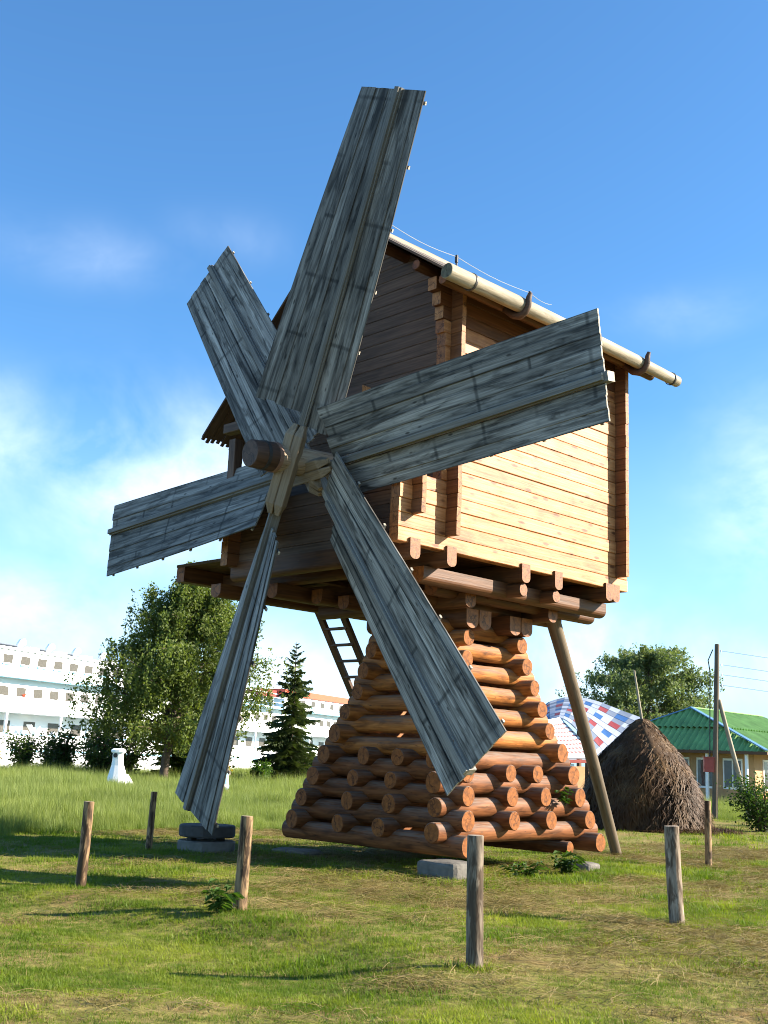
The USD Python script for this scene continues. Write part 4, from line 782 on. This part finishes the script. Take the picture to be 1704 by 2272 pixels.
def wallbox(par, name, a, d, s0, s1, z0, z1, off, th, m_, **k):        # a slab on a wall line a + d*s; off: outwards
    nrm = V(d[1], -d[0]); c = (a+d*(s0+s1)/2)
    if np.dot(nrm, -c) < 0: nrm = -nrm
    P = [a+d*s0+nrm*off, a+d*s1+nrm*off, a+d*s1+nrm*(off-th), a+d*s0+nrm*(off-th)]
    v = np.array([hp(p_, z) for z in (z0, z1) for p_ in P]); f = np.array([[0, 3, 2, 1], [4, 5, 6, 7], [0, 1, 5, 4], [1, 2, 6, 5], [2, 3, 7, 6], [3, 0, 4, 7]])
    n0 = np.cross(v[1]-v[0], v[3]-v[0]); f = f if n0[2] > 0 else f[:, ::-1]
    return mesh(par, name, v, f, m_, **k)
wallbox(house, 'front_wall', C0, FD, 0, LF, -.1, 2.72, 0, .15, M['yellowwall']); wallbox(house, 'side_wall', C0, DR, 0, LR, -.1, 2.72, 0, .15, M['yellowwall'])
wallbox(house, 'far_wall', C1, DR, 0, LR, -.1, 2.72, .05, .15, M['yellowwall']); wallbox(house, 'back_wall', C0+DR*LR, FD, 0, LF, -.1, 2.72, 0, .15, M['yellowwall'])
for d, L, ss in ((FD, LF, np.arange(.55, LF-.9, 1.32)), (DR, LR, [.9, 3.4, 6.0])):
    for k, s in enumerate(ss):
        door = d is DR and k == 1
        fr_ = wallbox(house, 'door' if door else 'window', C0, d, s, s+.95, .9 if not door else .05, 2.3, .05, .06, M['white'] if not door else M['darkwood'])
        for u in (.07, .51): wallbox(fr_, 'pane', C0, d, s+u, s+u+.37, 1.0 if not door else 1.2, 2.2, .06, .03, M['glass'])
for s in np.arange(0, LF+.1, LF/4): wallbox(house, 'porch_post', C0, FD, s-.06, s+.06, 0, 2.6, .9, .12, M['white'])
for s in (.6, 3, 6): wallbox(house, 'porch_post', C0, DR, s-.05, s+.05, 0, 2.6, .75, .1, M['white'])
wallbox(house, 'porch_rail', C0, DR, .5, 7, .85, 1.0, .78, .1, M['darkwood']); wallbox(house, 'porch_panel', C0, DR, .5, 7, .1, .82, .76, .05, M['yellowwall'])
ro = 1.05; RZ, EZ = 4.66, 2.62
E0 = C0-DR*ro-FD*ro; E1 = C1-DR*ro+FD*ro; E2 = C1+DR*(LR+.5)+FD*ro; E3 = C0+DR*(LR+.5)-FD*ro
R0 = (C0+C1)/2+DR*1.55; R1 = (C0+C1)/2+DR*(LR+.3)
def corrugated(par, name, pts, up_dir, m_, pitch=.30, amp=.05):
    """A roof plane as a corrugated sheet: pts = the outline (3-D, planar); the ridges run along up_dir."""
    pts = np.array(pts); nrm = np.cross(pts[1]-pts[0], pts[2]-pts[0]); nrm /= np.linalg.norm(nrm); nrm = nrm if nrm[2] > 0 else -nrm
    u = up_dir-nrm*np.dot(up_dir, nrm); u /= np.linalg.norm(u); s = np.cross(u, nrm); o = pts[0]
    a = np.stack([(pts-o)@s, (pts-o)@u], 1); from_, to = a[:, 0].min(), a[:, 0].max(); xs = np.arange(from_+1e-3, to, pitch/4); V_, Q_ = [], []
    for x in xs:
        ys = []
        for i in range(len(a)):
            p, q_ = a[i], a[(i+1) % len(a)]
            if (p[0]-x)*(q_[0]-x) < 0: ys.append(p[1]+(q_[1]-p[1])*(x-p[0])/(q_[0]-p[0]))
        ys = sorted(ys)[:1]+sorted(ys)[-1:] if len(ys) >= 2 else [0, 0]
        h = amp*math.sin(2*math.pi*x/pitch)
        for y in ys: V_.append(o+s*x+u*y+nrm*h)
    n_ = len(xs); k = np.arange(n_-1)*2; Q_ = np.stack([k, k+2, k+3, k+1], 1); V_ = np.array(V_)
    both = np.vstack([V_, V_-nrm*.02]); Q2 = Q_[:, ::-1]+len(V_)
    return mesh(par, name, both, np.vstack([Q_, Q2]), m_)
rp = part(house, 'roof')
mid = lambda p, q_, t: p+(q_-p)*t
e = [hp(E0, EZ), hp(E1, EZ), hp(E2, EZ), hp(E3, EZ), hp(R0, RZ), hp(R1, RZ)]
ks = .52                                                   # each slope is laid in two tiers, the lower one stepping down a little
dn = V(0, 0, -.07)
for nm, A_, B_, T0, T1 in (('front_sheet', e[1], e[0], e[4], e[4]), ('side_sheet', e[0], e[3], e[5], e[4]), ('far_sheet', e[2], e[1], e[4], e[5])):
    a1, b1 = mid(A_, T1, ks), mid(B_, T0, ks); ud = (T0+T1)/2-(A_+B_)/2
    corrugated(rp, nm, [A_, B_, mid(B_, T0, ks+.03)+dn*.3, mid(A_, T1, ks+.03)+dn*.3], ud, M['greenroof'])
    top = [a1, b1, T0, T1] if np.linalg.norm(T0-T1) > .1 else [a1, b1, T0]
    corrugated(rp, nm, [p_-dn*.9 for p_ in top], ud, M['greenroof'])
for p_, q_ in ((e[0], e[4]), (e[1], e[4]), (e[4], e[5])):
    mb = MB(); mb.bar(p_+V(0, 0, .09), q_+V(0, 0, .10), .2, .05); mb.build(rp, 'hip_trim', M['bluetrim'] if q_ is e[4] else M['greenroof'])
mb = MB(); mb.bar(e[0]-V(0, 0, .06), e[3]-V(0, 0, .06), .06, .14).bar(e[0]-V(0, 0, .06), e[1]-V(0, 0, .06), .06, .14); mb.build(rp, 'fascia', M['darkwood'])

# ------------------------------------------------------------------ pavilion with the chequered roof
pav = thing('roofed_pavilion', 'pavilion with a curved roof of red blue white and grey squares behind the haystack', 'pavilion', rf(0, 0, 0))
TM = {k: plain('tile_'+k, c, .45, .06, 2) for k, c in (('white', (.27, .31, .39)), ('grey', (.13, .16, .215)), ('red', (.20, .035, .035)), ('blue', (.03, .09, .24)))}
def at(x, y, f): return px(x, y, f)-o3
PB, PT = at(1330, 1682, 50), at(1430, 1597, 53.5)
def edgeTK(u):                                             # from the right tip up over the crest to the left
    xs = [1430, 1372, 1330, 1295, 1259, 1222, 1190]; ys = [1597, 1576, 1559, 1550, 1548, 1557, 1580]; fs = [53.5, 54.2, 54.6, 55, 55, 54.6, 54]
    t = u*6; return at(np.interp(t, range(7), xs), np.interp(t, range(7), ys), np.interp(t, range(7), fs))
def edgeBL(u):
    xs = [1330, 1306, 1283, 1262, 1243, 1222, 1200]; ys = [1682, 1650, 1622, 1602, 1592, 1596, 1612]; fs = [50, 50.3, 50.6, 50.9, 51.2, 51.4, 51.5]
    t = u*6; return at(np.interp(t, range(7), xs), np.interp(t, range(7), ys), np.interp(t, range(7), fs))
NU, NV = 13, 9
cr = part(pav, 'chequered_roof')
S_ = lambda u, w: edgeBL(u)*(1-w)+edgeTK(u)*w
for iu in range(NU):
    for iv in range(NV):
        u0, u1, w0_, w1_ = iu/NU, (iu+1)/NU, iv/NV, (iv+1)/NV
        c = [S_(u0, w0_), S_(u0, w1_), S_(u1, w1_), S_(u1, w0_)]; cm = sum(c)/4; c = [cm+(p_-cm)*.985 for p_ in c]
        nn = np.cross(c[1]-c[0], c[3]-c[0]); nn /= np.linalg.norm(nn); nn = nn if nn[2] > 0 else -nn
        d = (iu+iv) % 2; lift = .012*((iu*3+iv) % 3)
        colr = ('blue' if (iu//2+iv//2) % 2 else 'red') if iu % 2 and iv % 2 else ('white' if d == 0 else ('grey' if (iu*7+iv*3) % 5 < 3 else 'white'))
        v = np.array([p_+nn*(lift+.03) for p_ in c]+[p_+nn*(lift-.02) for p_ in c]); f = np.array([[0, 1, 2, 3], [7, 6, 5, 4], [0, 4, 5, 1], [1, 5, 6, 2], [2, 6, 7, 3], [3, 7, 4, 0]])
        if np.dot(np.cross(v[1]-v[0], v[2]-v[0]), nn) < 0: f = f[:, ::-1]
        mesh(cr, 'tile', v, f, TM[colr])
mb = MB(); mb.bar(PB-V(0, 0, .12), PT-V(0, 0, .12), .12, .2); mb.build(pav, 'verge_board', M['darkwood'])
# the pale lower slope on the left with its rows of small shingles
sl = part(pav, 'shingle_slope')
Q0, Q1, Q2_, Q3 = at(1330, 1684, 50), at(1243, 1594, 51.2), at(1178, 1606, 50), at(1172, 1683, 48.5)
mb0 = MB(); nn = np.cross(Q1-Q0, Q3-Q0); nn /= np.linalg.norm(nn); nn = nn if nn[2] > 0 else -nn
for r_ in range(10):
    t0, t1 = r_/10, (r_+1)/10; a0, a1, b0, b1 = mid(Q0, Q1, t0), mid(Q0, Q1, t1+.02), mid(Q3, Q2_, t0), mid(Q3, Q2_, t1+.02)
    v = np.array([a0+nn*.05, a1+nn*.02, b1+nn*.02, b0+nn*.05, a0, a1-nn*.02, b1-nn*.02, b0]); f = np.array([[0, 1, 2, 3], [7, 6, 5, 4], [0, 4, 5, 1], [2, 6, 7, 3], [0, 3, 7, 4]])
    if np.dot(np.cross(v[1]-v[0], v[2]-v[0]), nn) < 0: f = f[:, ::-1]
    mesh(sl, 'shingle_row', v, f, M['white'])
    if 1 <= r_ <= 8:
        for k in range(int(16*(1-.05*r_))):
            s0 = (k+.15)/16; s1 = s0+.04; z0, z1 = .25, .62
            v = np.array([mid(mid(a0, b0, s), mid(a1, b1, s), z)+nn*(.058-.03*z) for s, z in ((s0, z0), (s0+.012, z1), (s1+.012, z1), (s1, z0))])
            mb0.add(v, np.array([[0, 1, 2, 3]]))
mb0.build(sl, 'red_shingle', TM['red'], kind='stuff')
mb = MB(); mb.bar(Q0-V(0, 0, .10), Q3-V(0, 0, .10), .08, .14); mb.build(pav, 'eave_board', M['redbox'])
def footpost(p, w=.16, m_=None):
    mb = MB(); mb.box(p[0]-w/2, p[0]+w/2, p[1]-w/2, p[1]+w/2, -.1, p[2]-.1); mb.build(pav, 'post', m_ or M['darkwood'])
for p_ in (mid(PB, Q3, .12), mid(PB, PT, .5), mid(PB, PT, .92), mid(PB, Q3, .7), S_(.5, .9), mid(PB, Q3, .4)): footpost(p_+V(*(FH*.8), 0))
wb = mid(PB, Q3, .5)+V(*(FH*2.2), 0); u_ = (Q3-PB)/np.linalg.norm(Q3-PB)
mb = MB(); mb.bar(V(*(wb-u_*2.2)[:2], .8), V(*(wb+u_*2.2)[:2], .8), .08, 1.7); mb.build(pav, 'back_wall', M['yellowwall'])
mb = MB(); c_ = at(1262, 1708, 49.5); mb.bar(c_-V(*(RH*.22), 0), c_+V(*(RH*.22), 0), .04, .5); mb.build(pav, 'notice_board', M['white'])

# ------------------------------------------------------------------ the ship
M['ship'] = plain('ship_white', (.82, .83, .83), .45, .02, .5)
M['shipblue'] = plain('ship_pale_blue', (.25, .52, .68), .5, .08, 1)
M['shipred'] = plain('ship_orange_red', (.62, .10, .05), .5, .05, 1)
M['curtain'] = plain('window_curtain', (.085, .078, .066), .3, .3, 8)
M['canvas'] = plain('dark_canvas', (.12, .15, .19), .7, .2, 4)
sd3 = V(*(RH*BD[0]+FH*BD[1]), 0); sn3 = V(*(RH*BN[0]+FH*BN[1]), 0); so = rf(B0[0], B0[1], 0)
ship = thing('river_ship', 'long white river cruise ship moored behind the trees at the left', 'ship', so)
def sbox(par, name, u0, u1, v0, v1, z0, z1, m_, **k):          # u along the ship (away), v towards the land
    v, f = box_v(u0, u1, v0, v1, z0, z1); w = v[:, :1]*sd3+v[:, 1:2]*sn3+v[:, 2:]*V(0, 0, 1)
    if np.dot(np.cross(sd3, sn3), V(0, 0, 1)) < 0: f = f[:, ::-1]
    return mesh(par, name, w, f, m_, **k)
U0, U1 = -26, 84
a = np.linspace(0, 1, 24); hu = np.concatenate([U0-4*np.sin(a[::-1]*1.57)*0, []]) if False else None
mb = MB(); n_ = 30; us = np.linspace(U0-3, U1+9, n_); half = 6.5*np.clip(np.minimum((us-U0+3.2)/5, (U1+9.2-us)/16), .02, 1)**.6
top, bot = 1.1+.9*np.clip((us-U1+12)/20, 0, 1), -4.0
ring = np.array([[(u, 0-6.5+h, t), (u, 0-6.5+h*.9, bot), (u, -6.5-h*.9, bot), (u, -6.5-h, t)] for u, h, t in zip(us, half, top)])
v = ring.reshape(-1, 3); w = v[:, :1]*sd3+v[:, 1:2]*sn3+v[:, 2:]*V(0, 0, 1); i, j = np.meshgrid(np.arange(n_-1), np.arange(4), indexing='ij'); f = np.stack([i*4+j, i*4+(j+1) % 4, (i+1)*4+(j+1) % 4, (i+1)*4+j], -1).reshape(-1, 4)
mesh(ship, 'hull', w, f, M['ship'])
dk = part(ship, 'main_deck'); sbox(dk, 'deck_floor', U0, U1, -12.8, -.02, 1.05, 1.25, M['shipblue']); sbox(dk, 'bulwark', U0, U1, -.10, 0, 1.25, 2.35, M['ship']); sbox(dk, 'deck_house', U0+2, U1-4, -11, -1.9, 1.25, 4.05, M['ship'])
sbox(dk, 'rail', U0, U1, -.12, .02, 2.38, 2.44, M['shipblue'])
for u in np.arange(1.9-20, U1-6, 6.5): sbox(dk, 'pillar', u-.09, u+.09, -.24, -.06, 2.3, 4.05, M['ship'])
md = part(ship, 'middle_deck'); sbox(md, 'deck_edge', U0, U1-2, -12.6, -.0, 4.02, 4.20, M['ship']); sbox(md, 'bulwark', U0, U1-2, -.62, -.5, 4.18, 5.18, M['ship']); sbox(md, 'deck_house', U0+2, U1-8, -11.6, -.64, 4.18, 6.66, M['ship'])
bd = part(ship, 'boat_deck'); sbox(bd, 'deck_edge', U0, U1-4, -12.4, .22, 6.64, 6.92, M['shipblue']); sbox(bd, 'edge_strip', U0, U1-4, .22, .25, 6.74, 6.86, M['ship'])
sbox(bd, 'deck_house', U0+3, 27.5, -11, -.02, 6.90, 8.75, M['ship']); sbox(bd, 'roof_edge', U0+3, 27.8, -11.2, .12, 8.74, 8.93, M['ship'])
sbox(bd, 'upper_house', 47.0, 74, -11, -.3, 6.90, 8.35, M['ship']); sbox(bd, 'red_band', 46.6, 75, -11.2, -.1, 8.30, 8.98, M['shipred']); sbox(bd, 'dark_louvre', 42.5, 47.2, -9, -1.0, 8.0, 8.75, M['redbox'])
def swin(par, u, w_, z0, z1, v, sill=True):
    fr_ = sbox(par, 'window', u-w_/2-.06, u+w_/2+.06, v-.03, v+.025, z0-.05, z1+.05, M['ship']); sbox(fr_, 'pane', u-w_/2, u+w_/2, v, v+.035, z0, z1, M['curtain'])
    if sill: sbox(fr_, 'sill', u-w_/2-.03, u+w_/2+.03, v, v+.10, z0-.15, z0-.03, M['shipblue'])
for u in np.arange(.75-22, 27, 2.0): swin(bd, u, 1.05, 7.72, 8.34, -.02)
for u in np.arange(49, 72, 2.6): swin(bd, u, 1.0, 7.35, 8.0, -.3)
for u in np.arange(1.35-22, U1-10, 2.0):
    z = (5.30, 5.98); swin(md, u, 1.05, z[0], z[1], -.64, u > 6)
for u in np.arange(2.2-20, U1-10, 3.0): swin(dk, u, 1.4, 2.5, 3.45, -1.9, False)
for u in (2.7, 6.2, 9.6, 13.2):                                # ventilator cowls on the roof
    P = [(u, -.7, 8.9), (u, -.7, 9.25), (u+.1, -.62, 9.48), (u+.35, -.55, 9.55)]
    w = [p_[0]*sd3+p_[1]*sn3+V(0, 0, p_[2]) for p_ in P]; mb = MB(); mb.tube(w, [.30, .30, .30, .28], 12); mb.build(bd, 'ventilator', M['ship'], smooth=True); sbox(bd, 'vent_box', u+.75, u+1.9, -1.2, -.3, 8.9, 9.2, M['ship'])
sbox(bd, 'canvas_awning', -14, 14, -7, -2.2, 9.35, 9.45, M['canvas'])
for u in (-10, -4, 2, 8, 13.5): sbox(bd, 'awning_post', u-.05, u+.05, -2.4, -2.3, 8.9, 9.4, M['ship'])
for u in np.arange(28.5, 46, 2.2):
    sbox(bd, 'rail_post', u-.03, u+.03, -.12, -.06, 6.9, 7.9, M['ship'])
for z in (7.35, 7.88): sbox(bd, 'rail', 28, 47, -.11, -.07, z-.03, z+.03, M['ship'])
for u in (36.5, 40.2):                                        # deck lockers and a boat derrick on the open boat deck
    mb = MB(); P = [(u-1.2, -1.8, 7.35), (u-.6, -1.8, 7.55), (u+.6, -1.8, 7.55), (u+1.2, -1.8, 7.35)]; mb.tube([p_[0]*sd3+p_[1]*sn3+V(0, 0, p_[2]) for p_ in P], [.12, .5, .5, .12], 10); mb.build(bd, 'life_raft', M['ship'], smooth=True); sbox(bd, 'raft_cradle', u-.9, u+.9, -2.2, -1.3, 6.9, 7.1, M['shipblue'])
mb = MB(); Pm = lambda u, v, z: u*sd3+v*sn3+V(0, 0, z)
mb.bar(Pm(38, -1, 6.9), Pm(39, -1, 8.6), .1).bar(Pm(39, -1, 8.55), Pm(47, -1, 8.35), .09).bar(Pm(39.5, -1, 8.5), Pm(38.2, -1, 7.2), .07).bar(Pm(41.3, -1, 6.9), Pm(41.3, -1, 8.5), .08); mb.build(bd, 'boat_derrick', M['ship'])
mb = MB(); mb.bar(Pm(5.0, -.9, 3.2), Pm(6.2, -.9, 2.0), .5, .06).bar(Pm(5.2, -.85, 2.1), Pm(6.3, -.85, 3.1), .06); mb.build(dk, 'gangway_ladder', M['ship'])
for u in (-.5, 4.0, 7.6): mb = MB(); mb.tube([Pm(u, -.5, 2.3), Pm(u, -.5, 2.75)], [.42, .3], 12); mb.build(dk, 'canvas_cover', M['ship'], smooth=True)
mb = MB(); mb.tube([Pm(3.65, -.6, 5.5), Pm(3.7, -.55, 5.32)], [.22, .1], 8); mb.build(md, 'red_cloth', M['shipred'])

# ------------------------------------------------------------------ small white oven in the meadow
ov = rf(-9.95, 46, 0); oven = thing('garden_oven', 'white plastered bottle shaped oven with a dark hole standing in the tall grass', 'oven', ov, math.atan2(RH[1], RH[0]))
def tower(sec, tw=0):
    vs, fs = [], []; m = 12
    for k, (z, rx, ry, ox) in enumerate(sec):
        a = np.arange(m)*2*np.pi/m+math.pi/m; c, s = np.cos(a), np.sin(a); q = (np.abs(c)**4+np.abs(s)**4)**-.25; vs.append(np.stack([ox+rx*c*q*.93, ry*s*q*.93, np.full(m, z)], 1))
    i, j = np.meshgrid(np.arange(len(sec)-1), np.arange(m), indexing='ij'); f = np.stack([i*m+j, i*m+(j+1) % m, (i+1)*m+(j+1) % m, (i+1)*m+j], -1).reshape(-1, 4)
    v = np.vstack(vs+[[sec[-1][3], 0, sec[-1][0]]]); t = np.stack([(len(sec)-1)*m+np.arange(m), (len(sec)-1)*m+(np.arange(m)+1) % m, np.full(m, len(v)-1)], 1); return v, [f, t]
v, f = tower([(-.1, .52, .48, .04), (.25, .48, .44, .03), (.6, .36, .34, 0), (.95, .25, .25, -.02), (1.2, .22, .23, -.03), (1.42, .22, .23, -.03)]); mesh(oven, 'body', v, f, M['white'])
v, f = tower([(1.42, .25, .26, -.03), (1.47, .30, .30, -.03), (1.54, .29, .29, -.03), (1.60, .2, .2, -.03)]); mesh(oven, 'cap', v, f, M['white'])
mb = MB(); mb.tube([(-.09, -.20, 1.33), (-.09, -.262, 1.33)], .085, 14); mb.build(oven, 'smoke_hole', M['iron'])
v, f = tower([(-.1, .16, .2, .62), (.3, .13, .17, .52), (.62, .05, .08, .37)]); mesh(oven, 'buttress', v, f, M['white'])

# ------------------------------------------------------------------ person sitting in the grass
import manifold3d as m3
pr = rf(-5.30, 42.5, 0); person = thing('person', 'person in pale blue jacket and yellow hat sitting in tall grass beside a sail', 'person', pr, math.atan2(RH[1], RH[0]))
sk = {'hip': (0, 0, .42, .15), 'waist': (-.02, 0, .60, .14), 'chest': (-.05, 0, .85, .155), 'neck': (-.07, -.01, 1.05, .055), 'ls': (-.05, -.17, .97, .07), 'rs': (-.05, .17, .97, .07), 'le': (-.18, -.22, .72, .05), 're': (-.18, .22, .72, .05), 'lw': (-.36, -.14, .62, .035), 'rw': (-.36, .14, .62, .035),
      'lh': (-.02, -.10, .42, .10), 'rh': (-.02, .10, .42, .10), 'lk': (-.45, -.13, .50, .07), 'rk': (-.45, .12, .50, .07), 'la': (-.50, -.13, .10, .045), 'ra': (-.50, .12, .10, .045), 'lt': (-.66, -.13, .06, .035), 'rt': (-.66, .12, .06, .035)}
def ball(n): x, y, z, r = sk[n]; return m3.Manifold.sphere(r, 20).translate((x, y, z))
def body(bones):
    out = m3.Manifold()
    for a_, b_ in bones: out = out+m3.Manifold.batch_hull([ball(a_), ball(b_)])
    mm = out.refine_to_length(.05).to_mesh(); tm = trimesh.Trimesh(mm.vert_properties[:, :3], mm.tri_verts); trimesh.smoothing.filter_taubin(tm, iterations=8); return np.array(tm.vertices), np.array(tm.faces)
M['jacket'] = plain('pale_blue_cloth', (.24, .42, .58), .8, .15, 9); M['trousers'] = plain('grey_cloth', (.38, .38, .40), .8, .2, 9); M['skin'] = plain('skin', (.52, .32, .23), .55, .05, 9); M['hair'] = plain('dark_hair', (.05, .035, .025), .6, .2, 30); M['hat'] = plain('yellow_cloth', (.60, .45, .06), .8, .1, 9); M['shoe'] = plain('dark_leather', (.05, .045, .04), .6, .1, 9)
v, f = body([('hip', 'waist'), ('waist', 'chest'), ('ls', 'rs'), ('chest', 'ls'), ('chest', 'rs'), ('ls', 'le'), ('le', 'lw'), ('rs', 're'), ('re', 'rw'), ('chest', 'neck')]); jk = mesh(person, 'jacket', v, f, M['jacket'], smooth=True)
v, f = body([('lh', 'rh'), ('lh', 'lk'), ('lk', 'la'), ('rh', 'rk'), ('rk', 'ra'), ('hip', 'lh')]); mesh(person, 'trousers', v, f, M['trousers'], smooth=True)
mb = MB()
hd = trimesh.creation.icosphere(3, .105); hv = np.array(hd.vertices)*V(1.05, .86, 1.22); hv[:, 0] -= .018*np.exp(-((hv[:, 2]+.0)/.02)**2-(hv[:, 1]/.018)**2)*(hv[:, 0] < -.06); mb.add(hv+V(-.09, 0, 1.22), np.array(hd.faces)); mb.tube([(-.07, 0, 1.0), (-.085, 0, 1.14)], [.055, .05], 12)
for y in (-.09, .09): mb.add(np.array(hd.vertices)*.2*V(.6, .4, 1.2)+V(-.08, y, 1.22), np.array(hd.faces))
for w in ('lw', 'rw'):
    x, y, z, _ = sk[w]; sg = -1 if y < 0 else 1; mb.tube([(x+.02, y, z), (x-.05, y, z-.01), (x-.09, y, z-.02)], [.028, .038, .034], 10)
    for k in range(4): mb.tube([(x-.085, y+(k-1.5)*.019, z-.015), (x-.13, y+(k-1.5)*.02, z-.03), (x-.155+.006*abs(k-1.5), y+(k-1.5)*.019, z-.055)], [.0095, .009, .007], 7)
    mb.tube([(x-.03, y-sg*.03, z), (x-.07, y-sg*.055, z-.02), (x-.10, y-sg*.05, z-.04)], [.013, .011, .008], 7)
mb.build(person, 'skin', M['skin'], smooth=True)
mb = MB()
for y in (-.035, .035): mb.add(np.array(hd.vertices)*.10+V(-.192, y, 1.235), np.array(hd.faces))
mb.build(person, 'eyes', M['hair']); mb = MB(); mb.add(np.array(hd.vertices)*V(.5, .95, .99)*1.02+V(-.03, 0, 1.235), np.array(hd.faces)); mb.build(person, 'hair', M['hair'], smooth=True)
mb = MB(); a = np.arange(20)*2*np.pi/20
mb.tube([(-.09, 0, 1.275), (-.09, 0, 1.28), (-.09, 0, 1.30), (-.09, 0, 1.36), (-.09, 0, 1.39)], [.17, .17, .115, .105, .05], 18); mb.build(person, 'hat', M['hat'], smooth=True)
mb = MB()
for s in ('l', 'r'): mb.tube([sk[s+'a'][:3], sk[s+'t'][:3]], [.055, .04], 10)
mb.build(person, 'shoes', M['shoe'], smooth=True)
seat = thing('log_stool', 'short log stool under the seated person in the grass', 'stool', pr); log(seat, 'stool_log', (0, 0, -.05), (0, 0, .30), .16, .16, M['post_grey'], m=16, nseg=4)
